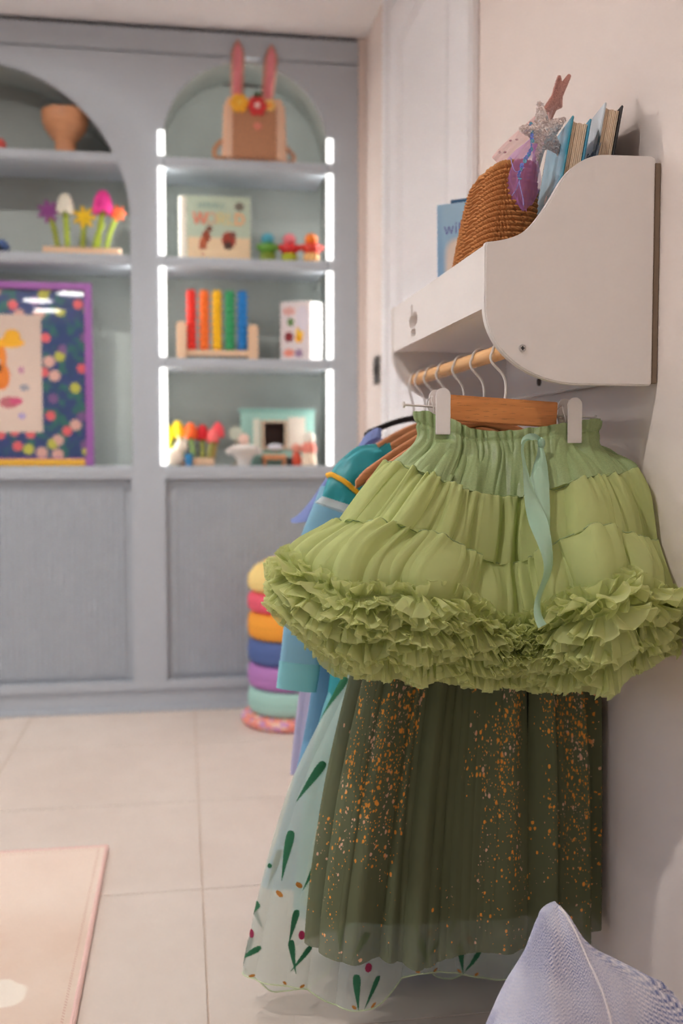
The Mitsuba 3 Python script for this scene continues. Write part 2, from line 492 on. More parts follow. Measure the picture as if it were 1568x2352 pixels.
def felt_flower(c, r, petals, col, ccol, parent):
    f = put('felt_flower', cat(*[ball((c[0] + r * .6 * math.cos(k * 6.283 / petals), c[1], c[2] + r * .6 * math.sin(k * 6.283 / petals)), r * .45, 2, (1, .5, 1)) for k in range(petals)]), col, parent, smooth=True)
    put('flower_centre', ball((c[0], c[1] - r * .22, c[2]), r * .32, 2, (1, .6, 1)), ccol, f, smooth=True)


felt_flower((bx - .058, by - .075, bz + .205), .034, 6, paint(240, 178, 56, .9), paint(250, 200, 90, .9), bag)
felt_flower((bx + .008, by - .075, bz + .198), .036, 6, paint(205, 60, 62, .9), paint(240, 200, 196, .9), bag)
felt_flower((bx + .055, by - .072, bz + .203), .022, 5, paint(236, 190, 110, .9), paint(244, 150, 30, .9), bag)
put('leaf', ball((bx + .012, by - .062, bz + .243), .02, 2, (.9, .3, .6)), paint(70, 100, 74, .9), bag, smooth=True)
put('nose', ball((bx + .010, by - .073, bz + .125), .016, 2, (1, .5, .9)), paint(220, 140, 122, .8), bag, smooth=True)
put('strap', tube(spline([(bx - .10, by + .03, bz + .09), (bx - .142, by - .02, bz + .06), (bx - .146, by - .05, bz + .012), (bx - .11, by - .05, bz + .009)], 16), .008, 8), paint(176, 120, 70), bag, smooth=True)
put('strap', tube(spline([(bx + .10, by + .03, bz + .09), (bx + .142, by + .01, bz + .06), (bx + .144, by - .03, bz + .012), (bx + .12, by - .03, bz + .009)], 16), .008, 8), paint(150, 104, 74), bag, smooth=True)


# --- flat printing on boxes, covers and the picture: a helper that lays soft-edged ellipses over a ground
def art(o, ex, ez, ground, shapes):
    o, ex, ez = (np.asarray(v, float) for v in (o, ex, ez))

    def fn(p, n, uv):
        dx, dy, dz = p.x - o[0], p.y - o[1], p.z - o[2]
        a = dx * ex[0] + dy * ex[1] + dz * ex[2]
        b = dx * ez[0] + dy * ez[1] + dz * ez[2]
        c = ground(a, b) if callable(ground) else mi.Color3f(ground)
        for (ca, cb, ra, rb, col, *more) in shapes:
            d = dr.sqrt(dr.square((a - ca) / ra) + dr.square((b - cb) / rb)) if len(more) == 0 else dr.power(dr.power(dr.abs((a - ca) / ra), 8) + dr.power(dr.abs((b - cb) / rb), 8), .125)
            c = mix(c, lin(*col), 1 - smoothstep(.9, 1.05, d))
        return c
    return proc(fn)


def letters(txt, h, o, ex, ez, ey, mat, parent, bold=True, depth=.0012, name='lettering'):
    m = meshkit.text_mesh(txt, h, depth, bold)
    m.vertices = np.asarray(o) + m.vertices @ np.array([ex, ez, ey], float)
    return put(name, m, mat, parent)


# --- game box with animals
gx0, gx1, gy, gz = -.006, .262, 3.845, SZ['mid']
gb = thing('game_box', 'mint and sand coloured game box with bold letters, left on the second shelf', 'game box')
put('body', cbox((gx0, gy, gz + .0005), (gx1, gy + .05, gz + .238), .002), paint(200, 212, 196), gb)
put('spine', cbox((gx0 - .002, gy - .003, gz + .001), (gx0 + .03, gy + .049, gz + .237), .006), paint(244, 240, 226), gb)
plastic('game_front', art((gx0, gy, gz), (1, 0, 0), (0, 0, 1), lambda a, b: mix(lin(226, 200, 164), lin(178, 192, 172), smoothstep(.075, .09, b)),
        [(.225, .20, .018, .016, (110, 104, 92)), (.10, .085, .016, .024, (140, 62, 40)), (.088, .05, .014, .035, (168, 84, 52)), (.112, .115, .012, .012, (110, 60, 44)),
         (.185, .075, .027, .032, (150, 58, 42)), (.182, .052, .016, .018, (70, 48, 40)), (.20, .095, .012, .012, (120, 70, 60)), (.145, .03, .08, .012, (232, 206, 170))]), .5)
put('front_print', cbox((gx0 + .031, gy - .0025, gz + .002), (gx1 - .002, gy - .0002, gz + .236), .0005), 'm_game_front', gb)
for ch, x, c in (('W', .048, (214, 120, 92)), ('O', .096, (200, 168, 138)), ('R', .136, (206, 190, 130)), ('L', .174, (206, 192, 140)), ('D', .204, (228, 168, 112))):
    letters(ch, .042, (gx0 + x, gy - .0026, gz + .132), (1, 0, 0), (0, 0, 1), (0, -1, 0), paint(*c), gb)
letters('ANIMALS', .016, (gx0 + .068, gy - .0026, gz + .194), (1, 0, 0), (0, 0, 1), (0, -1, 0), paint(134, 164, 156), gb)

# --- three little stacking figures
for (x, y), cols, lab in (((.328, 3.86), ((66, 150, 170), (88, 140, 40), (120, 140, 40)), 'small blue and green toy figure, nearest the game box'),
                          ((.410, 3.855), ((224, 120, 130), (206, 40, 44), (168, 176, 36)), 'small pink and red toy figure on a lime base, the middle of three'),
                          ((.493, 3.838), ((236, 124, 30), (214, 58, 40), (240, 190, 120)), 'small orange toy figure with red arms beside the light strip')):
    f = thing('toy_figure', lab, 'toy figure', 'toy figures on the second shelf')
    z = SZ['mid']
    put('base', lathe([(0, .0003), (.026, .0003), (.030, .008), (.030, .028), (.02, .036), (0, .036)], 24, (x, y, z)), paint(*cols[2]), f, smooth=40)
    put('body', lathe([(0, .034), (.026, .034), (.034, .046), (.030, .064), (.016, .072), (0, .072)], 24, (x, y, z)), paint(*cols[1]), f, smooth=40)
    put('head', ball((x, y, z + .086), .025, 3, (1, 1, .92)), paint(*cols[0]), f, smooth=True)
    for s in (-1, 1):
        put('arm', ball((x + s * .032, y - .004, z + .055), .013, 2), paint(*cols[1]), f, smooth=True)

# --- counting frame with five coloured columns
ax, ay, az = .134, 3.865, SZ['low']
ab = thing('counting_toy', 'wooden counting toy with five rainbow columns between pale end posts', 'counting toy')
for x, h in ((-.135, .14), (.135, .132)):
    put('end_post', prism(sbox(-.019, .0005, .019, h).buffer(-.012).buffer(.012), .06, (ax + x, ay + .03, az), bevel=.003), WOODPALE, ab)
put('rail', cbox((ax - .134, ay - .016, az + .012), (ax + .134, ay + .016, az + .036), .003), WOODPALE, ab)
for k, c in enumerate(((226, 46, 34), (240, 112, 36), (246, 190, 20), (46, 150, 92), (18, 116, 186))):
    x = ax - .098 + k * .0485
    col = put('column', cbox((x - .016, ay - .012, az + .0365), (x + .016, ay + .012, az + .262), .004), paint(*c), ab)
    for j in range(8):
        put('bead', ball((x, ay, az + .052 + .027 * j), .0165, 2, (1.22, 1.1, .78)), paint(*c), col, smooth=True)

# --- fruit box, a corner towards the front
fb = thing('fruit_box', 'white toy box printed with fruit, beside the right light strip', 'toy box')
co, ang = np.array([.487, 3.835, SZ['low'] + .0005]), 22
e1 = np.array([-math.cos(math.radians(24)), math.sin(math.radians(24)), 0])
e2 = np.array([math.cos(math.radians(38)), math.sin(math.radians(38)), 0])
u0 = np.array([0, 0, 1.0])
bxm = cbox((0, 0, 0), (.122, .07, .228), .002)
bxm.vertices = co + bxm.vertices @ np.array([e1, e2, u0])
bxm.fix_normals()
put('body', bxm, paint(240, 234, 230), fb)
nrm = np.cross(e1, u0)
nrm = nrm * (-1 if nrm[1] > 0 else 1)
plastic('fruit_print', art(co, e1, u0, lin(226, 214, 214),
        [(.085, .19, .026, .016, (216, 166, 158)), (.078, .148, .014, .016, (92, 128, 70)), (.085, .092, .018, .02, (130, 22, 32)), (.042, .105, .016, .03, (240, 190, 50)), (.045, .085, .016, .016, (244, 176, 20)),
         (.085, .03, .022, .016, (226, 140, 120)), (.045, .028, .016, .016, (150, 120, 150)), (.03, .16, .026, .05, (220, 212, 222))]), .5)
pm = cbox((0.004, 0, .004), (.118, .001, .224), .0003)
pm.vertices = co + nrm * .0003 + pm.vertices @ np.array([e1, nrm, u0])
pm.fix_normals()
put('front_print', pm, 'm_fruit_print', fb)


# --- felt tulips in a wooden block (two sets)
def tulips(name, label, o, w, stems, depth=.05):
    t_ = thing(name, label, 'toy flowers')
    x, y, z = o
    put('block', cbox((x - w / 2, y - depth / 2, z + .0005), (x + w / 2, y + depth / 2, z + .03), .004), WOODPALE, t_)
    for (dx, dy, h, lean, r, col, stem, kind) in stems:
        p0, p1 = np.array([x + dx, y + dy, z + .028]), np.array([x + dx + lean, y + dy, z + h])
        sk = put('stem', tube(spline([p0, (p0 + p1) / 2 + [lean * -.15, 0, 0], p1], 10), .0095, 10), paint(*stem, .7), t_, smooth=True)
        if kind == 'cup':
            petals = []
            for k in range(5):
                aa = k * 6.283 / 5 + .4
                m = ball((0, 0, 0), r, 2, (.55, .28, 1.0))
                R = trimesh.transformations.euler_matrix(-.28, 0, aa + math.pi / 2)[:3, :3]
                m.vertices = m.vertices @ R.T + p1 + [math.cos(aa) * r * .4, math.sin(aa) * r * .4, r * .55]
                petals.append(m)
            put('petals', cat(*petals), paint(*col, .8), sk, smooth=True)
        else:
            petals = []
            for k in range(7):
                aa = k * 6.283 / 7
                m = ball((r * .75, 0, 0), r * .55, 2, (1.3, .55, .4))
                R = trimesh.transformations.euler_matrix(math.pi / 2 - .3, aa, 0)[:3, :3]
                m.vertices = m.vertices @ R.T + p1 + [0, -.008, .004]
                petals.append(m)
            put('petals', cat(*petals), paint(*col, .8), sk, smooth=True)


tulips('toy_tulips', 'red, orange and yellow toy tulips in a wooden block on the right counter', (.045, 3.90, SZ['cnt']), .15,
       [(-.075, .0, .105, -.03, .036, (222, 214, 40), (170, 180, 50), 'cup'), (-.045, .015, .12, -.02, .036, (244, 206, 40), (190, 190, 60), 'cup'), (-.005, -.005, .115, -.01, .034, (232, 96, 40), (120, 150, 90), 'cup'),
        (.03, .01, .11, .0, .032, (196, 30, 40), (150, 160, 80), 'cup'), (.055, -.005, .10, .015, .03, (238, 110, 110), (150, 150, 80), 'cup'), (.07, .01, .12, .02, .032, (226, 74, 84), (190, 160, 90), 'cup')], .06)
tulips('toy_flowers', 'pink, white and orange toy flowers in a wooden block on the left shelf', (-.362, 3.87, SZ['Lmid']), .285,
       [(-.09, .0, .155, -.03, .03, (122, 58, 118), (132, 142, 40), 'open'), (-.055, -.005, .165, -.006, .042, (236, 232, 214), (150, 168, 44), 'cup'), (.0, .005, .14, .008, .03, (226, 188, 30), (140, 152, 40), 'open'),
        (.055, .005, .175, .02, .048, (232, 62, 150), (150, 168, 40), 'cup'), (.045, -.01, .12, .03, .0, (150, 170, 44), (150, 168, 40), 'cup'), (.085, .01, .16, .045, .022, (240, 104, 52), (150, 168, 60), 'open')], .055)

# --- small things in front on the right counter
m = thing('rabbit_figurine', 'small cream rabbit figurine with a blue bucket, in front of the tulips', 'figurine')
x, y, z = -.018, 3.835, SZ['cnt']
put('body', cat(ball((x - .012, y, z + .034), .034, 3, (.95, .9, 1))), paint(240, 226, 208, .8), m, smooth=True)
put('head', ball((x + .012, y - .004, z + .072), .024, 3), paint(240, 228, 210, .8), m, smooth=True)
put('ear', ball((x + .004, y, z + .098), .016, 2, (.4, .4, 1.2)), paint(240, 226, 208, .8), m, smooth=True)
put('ear', ball((x + .026, y, z + .094), .016, 2, (.4, .4, 1.1)), paint(240, 226, 208, .8), m, smooth=True)
put('bucket', lathe([(0, .0004), (.012, .0004), (.017, .045), (.013, .043), (0, .04)], 20, (x + .040, y - .012, z)), paint(48, 130, 184), m, smooth=40)
m = thing('white_urn', 'white ceramic urn-shaped toy with a pink knob on the right counter', 'ornament')
x, y = .232, 3.845
put('bowl', lathe([(0, .0004), (.022, .0004), (.026, .01), (.03, .024), (.045, .042), (.058, .056), (.06, .066), (.046, .078), (.028, .082), (0, .084)], 32, (x, y, z)), paint(226, 220, 214), m, smooth=50)
put('knob', ball((x, y, z + .100), .022, 3, (1, 1, 1.1)), paint(224, 190, 176), m, smooth=True)
for s in (-1, 1):
    put('handle', ball((x + s * .055, y - .006, z + .055), .016, 2, (1, .7, .9)), paint(226, 220, 214), m, smooth=True)
c = thing('toy_clock', 'small round cream toy disc on a stand behind the white urn', 'ornament')
put('face', prism(Point(0, 0).buffer(.028, 16), .012, (.205, 3.925, z + .125), bevel=.003), paint(190, 196, 180), c)
put('stand', cat(tube([(.205, 3.919, z + .003), (.205, 3.919, z + .10)], .005, 8), cbox((.185, 3.905, z + .0004), (.225, 3.935, z + .008), .002)), paint(150, 140, 120), c)

# --- teal toy house front
h = thing('toy_theatre', 'pale teal toy house with open shutters and a dark window on the right counter', 'toy house')
x0, x1, y0 = .222, .515, 3.925
wall_ = sbox(x0, z + .0005, x1, z + .212).difference(sbox(.315, z + .072, .396, z + .168))
put('front', prism(wall_, .012, (0, y0 + .006, 0), bevel=.002), paint(142, 182, 172), h)
put('room', cat(cbox((x0, y0 + .05, z + .001), (x1, y0 + .056, z + .21), .001), cbox((x0 + .001, y0 + .0065, z + .0005), (x1 - .001, y0 + .0495, z + .006), .001)), paint(60, 34, 24), h)
put('roof', cbox((x0 - .004, y0 - .014, z + .2125), (x1 + .004, y0 + .06, z + .222), .003), paint(140, 186, 178), h)
put('shutter', cbox((.272, y0 - .014, z + .06), (.300, y0 - .0065, z + .182), .002), paint(206, 206, 190), h)
put('shutter', cbox((.408, y0 - .014, z + .06), (.478, y0 - .0065, z + .190), .002), paint(214, 204, 190), h)
put('window_frame', prism(sbox(.306, z + .064, .404, z + .176).difference(sbox(.315, z + .072, .396, z + .168)), .008, (0, y0 - .0065, 0)), paint(206, 180, 156), h)
put('cushion', ball((.357, y0 - .012, z + .072), .024, 2, (1.3, .5, .6)), paint(206, 210, 220, .9), h, smooth=True)
put('bench', cat(cbox((.305, y0 - .050, z + .022), (.40, y0 - .0145, z + .042), .003), cbox((.308, y0 - .048, z + .0004), (.322, y0 - .016, z + .023), .002), cbox((.384, y0 - .048, z + .0004), (.398, y0 - .016, z + .023), .002)), paint(206, 140, 96), h)
f = thing('red_toy', 'small red and orange toy in front of the toy house', 'toy figure')
put('body', lathe([(0, .0004), (.018, .0004), (.022, .02), (.016, .04), (.01, .05), (0, .05)], 20, (.437, 3.862, z)), paint(206, 76, 50), f, smooth=40)
put('head', ball((.437, 3.862, z + .066), .019, 3), paint(224, 150, 130), f, smooth=True)
f = thing('black_toy', 'small black toy block in front of the toy house', 'toy block')
put('body', cbox((.398, 3.85, z + .0004), (.426, 3.872, z + .03), .005), 'm_black', f)
f = thing('doll_figure', 'tall pale toy figure with a coral dress at the right end of the counter', 'toy figure')
put('dress', lathe([(0, .0004), (.028, .0004), (.03, .008), (.026, .04), (.02, .062), (0, .066)], 24, (.482, 3.832, z)), paint(244, 222, 196), f, smooth=40)
put('jacket', lathe([(.027, .05), (.03, .062), (.026, .082), (.012, .09), (0, .09)], 24, (.482, 3.832, z)), paint(236, 140, 122), f, smooth=40)
put('head', ball((.482, 3.832, z + .106), .025, 3), paint(248, 240, 226), f, smooth=True)

# --- left bay: wooden goblet, blue toy, red toy, framed picture
g = thing('wooden_goblet', 'turned wooden goblet bowl on the top shelf of the left arch', 'bowl')
plastic('turned_wood', proc(lambda p, n, uv: mix(lin(176, 116, 78), lin(206, 150, 110), fbm(p.x * 30, p.y * 30, p.z * 120))), .4, .5)
put('bowl', lathe([(0, .0004), (.045, .0004), (.045, .01), (.037, .022), (.038, .05), (.052, .066), (.074, .095), (.084, .124), (.085, .160), (.078, .160), (.076, .126), (.06, .09), (0, .08)], 40, (-.420, 3.885, SZ['Ltop'])), 'm_turned_wood', g, smooth=50)
b = thing('blue_toy', 'dark blue toy car on the left shelf at the picture edge', 'toy car')
put('body', cbox((-.80, 3.845, SZ['Lmid'] + .012), (-.628, 3.92, SZ['Lmid'] + .05), .014), paint(58, 82, 128), b, smooth=30)
put('cabin', cbox((-.76, 3.852, SZ['Lmid'] + .0505), (-.672, 3.913, SZ['Lmid'] + .082), .012), paint(70, 92, 134), b, smooth=30)
for wx in (-.765, -.668):
    put('wheel', lathe([(0, -.008), (.016, -.008), (.018, -.004), (.018, .004), (.016, .008), (0, .008)], 20).apply_transform(trimesh.transformations.rotation_matrix(math.pi / 2, [1, 0, 0])).apply_translation((wx, 3.843, SZ['Lmid'] + .0185)), 'm_black', b, smooth=40)
r_ = thing('red_toy_block', 'red toy block on the top shelf of the left arch at the picture edge', 'toy block')
put('body', cbox((-.70, 3.86, SZ['Ltop'] + .0004), (-.635, 3.92, SZ['Ltop'] + .05), .01), paint(196, 70, 60), r_, smooth=30)

p_ = thing('framed_picture', 'large framed floral picture in a purple frame leaning in the left bay', 'picture')
px0, px1, pz0, pz1, py = -1.06, -.332, .9345, 1.613, 3.845
put('frame', prism(sbox(px0, pz0, px1, pz1).difference(sbox(px0 + .026, pz0 + .03, px1 - .026, pz1 - .026)), .03, (0, py + .03, 0), bevel=.004), paint(150, 92, 160, .35), p_)
put('ledge', cbox((px0 + .002, py - .008, pz0 + .0005), (px1 - .03, py - .0005, pz0 + .026), .003), paint(226, 174, 62, .4), p_, label='yellow strip along the bottom of the frame')


def floral(a, b):
    v1, v2, w = voronoi(a * 17 + 3, b * 17 + 5)
    cols = mix(lin(44, 74, 112), lin(58, 70, 128), fbm(a * 20, b * 20))
    cols = mix(cols, lin(50, 110, 104), smoothstep(.45, .7, fbm(a * 34 + 9, b * 34)))
    fl = dr.select(w < .25, 1.0, 0.0)
    c = mix(cols, lin(220, 176, 164), (1 - smoothstep(.3, .42, v1)) * dr.select(w < .3, 1., 0.))
    c = mix(c, lin(190, 190, 84), (1 - smoothstep(.28, .4, v1)) * dr.select((w >= .3) & (w < .52), 1., 0.))
    c = mix(c, lin(222, 104, 110), (1 - smoothstep(.26, .36, v1)) * dr.select((w >= .52) & (w < .68), 1., 0.))
    c = mix(c, lin(124, 92, 140), (1 - smoothstep(.26, .36, v1)) * dr.select((w >= .68) & (w < .82), 1., 0.))
    inner_ = smoothstep(-.001, .001, a + .01) * 0 + dr.select((a > .20) & (a < .545) & (b > .125) & (b < .56), 1., 0.)
    return mix(c, lin(226, 206, 192), inner_)


plastic('picture_print', art((px0, py, pz0), (1, 0, 0), (0, 0, 1), floral,
        [(.365, .40, .055, .075, (232, 142, 52)), (.40, .33, .03, .05, (226, 130, 48)), (.43, .455, .055, .018, (240, 180, 44)), (.44, .475, .03, .03, (236, 178, 40)), (.38, .36, .022, .018, (60, 44, 40)), (.385, .385, .012, .012, (230, 220, 230)),
         (.425, .235, .035, .022, (190, 110, 120)), (.45, .24, .025, .014, (206, 84, 126)), (.33, .165, .05, .03, (190, 200, 214)), (.315, .205, .05, .026, (70, 50, 40)), (.47, .355, .012, .014, (200, 150, 170)),
         (.48, .29, .018, .012, (160, 160, 168)), (.47, .185, .014, .012, (184, 168, 206))]), .5)
put('print', cbox((px0 + .02, py + .015, pz0 + .02), (px1 - .02, py + .018, pz1 - .02), .0005), 'm_picture_print', p_)
scene['m_glazing'] = {'type': 'thindielectric', 'int_ior': 1.5}
gm = trimesh.Trimesh([(px0 + .02, py + .009, pz0 + .022), (px1 - .02, py + .009, pz0 + .022), (px1 - .02, py + .009, pz1 - .02), (px0 + .02, py + .009, pz1 - .02)], [[0, 1, 2], [0, 2, 3]], process=False)
put('glazing', gm, 'm_glazing', p_)
# ------------------------------------------------------------------ on the floor: rug and stack of foam rings
rug = thing('play_rug', 'pale pink rug with a cream border and soft printed shapes on the tiled floor', 'rug')


def rug_col(p, n, uv):
    base = mix(lin(212, 186, 168), lin(230, 216, 202), fbm(p.x * 5, p.y * 5 + 3, 0., 4) * .9 + .1 * fbm(p.x * 60, p.y * 60))
    base = mix(base, lin(236, 218, 204), smoothstep(1.8, 2.5, p.y) * .7)
    for cx, cy, rx, ry, c in ((-.37, 1.80, .085, .06, (238, 228, 214)), (-.60, 2.22, .16, .09, (238, 228, 214)), (-.475, 2.22, .014, .02, (240, 190, 70)), (-.75, 1.95, .08, .06, (206, 176, 170))):
        d = dr.sqrt(dr.square((p.x - cx) / rx) + dr.square((p.y - cy) / ry)) + .15 * (noise(p.x * 40, p.y * 40) - .5)
        base = mix(base, lin(*c), 1 - smoothstep(.9, 1.05, d))
    edge = dr.minimum(-.194 - p.x, 2.468 - p.y)
    st = dr.abs(edge - .018)
    base = mix(base, lin(200, 164, 148), (1 - smoothstep(.0015, .0035, st)) * dr.select(dr.sin((p.x + p.y) * 700) > -.2, .7, 0.))
    return base


plastic('rug', proc(rug_col), .95, .05, sheen=.3)
put('pile', cbox((-1.9, .9, .0005), (-.194, 2.468, .012), .004), 'm_rug', rug)
put('hem', tube([(-.1945, .9, .0075), (-.1945, 2.4685, .0075), (-1.9, 2.4685, .0075)], .0068, 8), paint(226, 190, 182, .9), rug)

rings = thing('ring_mat', 'round coral confetti-speckled mat under the foam rings', 'mat')
plastic('confetti', proc(lambda p, n, uv: mix(mix(lin(236, 146, 130), lin(206, 150, 190), smoothstep(.5, .6, noise(p.x * 60, p.y * 60, p.z * 60))), lin(250, 214, 190), smoothstep(.62, .7, noise(p.x * 90 + 5, p.y * 90, p.z * 90)))), .8, .2)
RX, RY = .385, 3.59
put('disc', lathe([(0, .0005), (.165, .0005), (.18, .010), (.184, .022), (.178, .036), (.165, .044), (0, .045)], 56, (RX, RY, 0)), 'm_confetti', rings, smooth=50)
zz = .0455
for c, nm, hh in (((164, 206, 194), 'mint foam ring, lowest of the stack', .092), ((180, 124, 186), 'purple foam ring second from the bottom of the stack', .088), ((82, 104, 158), 'blue foam ring below the orange one in the stack', .088),
                  ((244, 164, 58), 'orange foam ring between the pink and the blue ring', .096), ((234, 96, 116), 'pink foam ring under the yellow cap', .072), ((246, 216, 138), 'yellow domed foam ring on top of the stack', .128)):
    R = .158
    k = thing('foam_ring', nm, 'foam ring', 'foam stacking rings')
    if hh > .12:
        pr = [(0, .0004), (R - .02, .0004), (R - .004, .012), (R, .035), (R - .004, .062), (R - .025, .09), (R - .07, .115), (R - .12, .126), (0, .128)]
    else:
        pr = [(0, .0004), (R - .018, .0004), (R - .005, .010), (R, hh * .35), (R, hh * .65), (R - .005, hh - .010), (R - .018, hh - .0004), (0, hh - .0004)]
    put('body', lathe(pr, 56, (RX, RY, zz)), paint(*c, .75), k, smooth=60)
    if hh < .12:
        put('seam', lathe([(R - .001, hh * .5 - .002), (R + .0012, hh * .5), (R - .001, hh * .5 + .002)], 56, (RX, RY, zz)), paint(*[int(v * .9) for v in c], .75), k)
    zz += hh + .0005

# ------------------------------------------------------------------ wall shelf with rail
plastic('shelf_white', (230, 224, 220), .4, .4)
plastic('shelf_cream', (226, 208, 178), .5, .3)
shelf = thing('wall_shelf', 'white wall shelf with curved sides and a wooden clothes rail', 'wall shelf')


def side_poly():
    # (x, z) outline of the side board in the wall's cross direction
    top = spline([(.4335, 1.281), (.458, 1.285), (.490, 1.298), (.513, 1.322), (.533, 1.352), (.553, 1.383), (.582, 1.405), (.612, 1.4125)], 40)
    a = np.linspace(0, np.pi / 2, 20)
    r0 = .112
    bot = [(.4312 + .145 * (1 - math.cos(q)), 1.190 - .112 * math.sin(q)) for q in a]
    pts = [(.4312, 1.275)] + [tuple(q) for q in top] + [(.684, 1.4135), (.690, 1.4105), (.690, 1.082), (.687, 1.078)] + bot[::-1]
    return Polygon(pts).buffer(0)


sp = side_poly()
near = put('side_board', prism(sp, .016, (0, 1.416, 0), bevel=.0022), 'm_shelf_white', shelf)
far = put('side_board', prism(sp, .016, (0, 2.056, 0), bevel=.0022), 'm_shelf_white', shelf)


def screw(c, parent):
    s = put('screw', lathe([(0, .0), (.0052, .0), (.0055, -.0006), (.0048, -.0016), (.002, -.0017), (0, -.0010)], 24, (0, 0, 0)).apply_transform(trimesh.transformations.rotation_matrix(-math.pi / 2, [1, 0, 0])).apply_translation(c), paint(176, 172, 170, .35), parent, smooth=40)
    put('cross_slot', cat(cbox((c[0] - .0030, c[1] - .0022, c[2] - .0007), (c[0] + .0030, c[1] - .0016, c[2] + .0007), .0001), cbox((c[0] - .0007, c[1] - .00225, c[2] - .0030), (c[0] + .0007, c[1] - .0016, c[2] + .0030), .0001)), 'm_black', s)


screw((.4885, 1.3995, 1.130), near)
# front board with the cut-out
hole = Polygon([(0, .0), (.022, .0), (.024, .008), (.020, .013), (.022, .017), (.030, .020), (.034, .028), (.031, .037), (.024, .040), (.0225, .058), (.017, .060), (.0145, .041), (.005, .044), (-.007, .040), (-.011, .031), (-.008, .022), (0, .017), (.003, .013), (-.001, .007)])
hole = Polygon([(1.5 * x + 1.844, z + 1.2005) for x, z in hole.exterior.coords]).buffer(.0012)
bars = sbox(1.80, 1.2145, 1.92, 1.2175)
fb_ = sbox(1.4165, 1.188, 2.0395, 1.2785)
put('front_board', prism(fb_.difference(hole.difference(bars)), .014, (.4335, 0, 0), (0, 1, 0), (0, 0, 1), (1, 0, 0)), 'm_shelf_white', shelf)
put('bottom_board', cbox((.448, 1.4165, 1.1885), (.678, 2.0395, 1.200), .001), 'm_shelf_white', shelf)
put('back_rail', cbox((.676, 1.4165, 1.090), (.690, 2.0395, 1.400), .002), 'm_shelf_white', shelf)
put('wall_spacer', cbox((.6905, 1.402, 1.0815), (.6995, 1.414, 1.4045), .001), paint(120, 104, 88, .8), shelf)
put('wall_spacer', cbox((.6905, 2.042, 1.0815), (.6995, 2.054, 1.4045), .001), paint(120, 104, 88, .8), shelf)
k = np.arange(24)
put('fixing_cap', lathe([(0, 0), (.008, 0), (.008, .003), (.006, .004), (0, .004)], 20).apply_transform(trimesh.transformations.rotation_matrix(-math.pi / 2, [0, 1, 0])).apply_translation((.676, 1.835, 1.115)), paint(64, 52, 44), shelf, smooth=40)
plastic('rail_wood', proc(lambda p, n, uv: mix(lin(206, 152, 98), lin(232, 184, 130), fbm(p.x * 160, p.y * 9, p.z * 160))), .45, .4)
RODX, RODZ, RODR = .480, 1.1315, .0120
put('rail', tube([(RODX, 1.4165, RODZ), (RODX, 2.0395, RODZ)], RODR, 28), 'm_rail_wood', shelf, smooth=40)


# ------------------------------------------------------------------ books, basket and wands on the wall shelf
def book(name, label, corner, ew, eh, w, h, thick, cover, back, pages, arts=None, spine=None):
    """corner: the near top edge of the front cover; ew runs away along the width, eh down along the height."""
    ew, eh = np.asarray(ew, float), np.asarray(eh, float)
    ew /= np.linalg.norm(ew)
    eh = eh - ew * (eh @ ew)
    eh /= np.linalg.norm(eh)
    et = np.cross(eh, ew)
    if et[0] < 0:
        et = -et
    o = np.asarray(corner, float)
    b_ = thing(name, label, 'book')

    def bx(lo, hi, c=.0008):
        m_ = cbox(lo, hi, c)
        m_.vertices = o + m_.vertices @ np.array([ew, eh, et])
        m_.fix_normals()
        return m_
    ct = .0032
    put('front_cover', bx((0, 0, 0), (w, h, ct), .0012), cover, b_)
    put('back_cover', bx((0, 0, thick - ct), (w, h, thick), .0012), back, b_)
    put('spine', bx((w, 0, 0), (w + .003, h, thick), .001), spine or back, b_)
    n = 8
    blocks = []
    for i in range(n):
        t0 = ct + .0006 + (thick - 2 * ct - .001) * i / n
        t1 = ct + .0002 + (thick - 2 * ct - .001) * (i + 1) / n
        blocks.append(bx((.005 + .0007 * (i % 2), .007 + .0006 * (i % 3), t0), (w - .001, h - .006, t1), .0002))
    put('pages', cat(*blocks), pages, b_)
    return b_, o, ew, eh, et


plastic('paper', proc(lambda p, n, uv: mix(lin(214, 188, 160), lin(232, 212, 188), cell_rand(dr.floor((p.x * .94 + p.z * .28 + p.y * .1) * 2600)))), .9, .1)
UP1 = np.array([-.17, 0.0, -1.0])
o1 = np.array((0.5812, 1.452, 1.484))
ew1 = np.array([.14, .99, 0])


def cover_teal(a, b):
    g_ = mix(lin(150, 186, 206), lin(60, 138, 160), smoothstep(.04, 0., a) * .8 + fbm(a * 40, b * 40) * .5)
    return mix(g_, lin(122, 146, 168), smoothstep(.1, .24, b + (fbm(a * 30, b * 30) - .5) * .1))


plastic('cover_teal', art(o1, ew1, UP1 / np.linalg.norm(UP1), cover_teal, [(.07, .12 + .021 * i, .012 + .004 * (i % 3), .008, (226, 216, 214)) for i in range(7)] + [(.10, .10 + .024 * i, .010, .007, (222, 214, 220)) for i in range(6)]), .3, .6)
plastic('back_teal', art(o1, ew1, UP1 / np.linalg.norm(UP1), lambda a, b: mix(lin(40, 128, 160), lin(176, 180, 110), smoothstep(.09, .15, b)), []), .3, .6)
book('picture_book', 'teal illustrated hardback leaning on the shelf, nearer the basket of two', o1, ew1, UP1, .17, .296, .030, 'm_cover_teal', 'm_back_teal', 'm_paper', spine=paint(130, 76, 60))
o2 = np.array((0.637, 1.462, 1.51))


def cover_night(a, b):
    return mix(mix(lin(208, 216, 222), lin(150, 170, 186), smoothstep(.02, .10, b)), lin(14, 28, 44), smoothstep(.085, .125, b + a * .25))


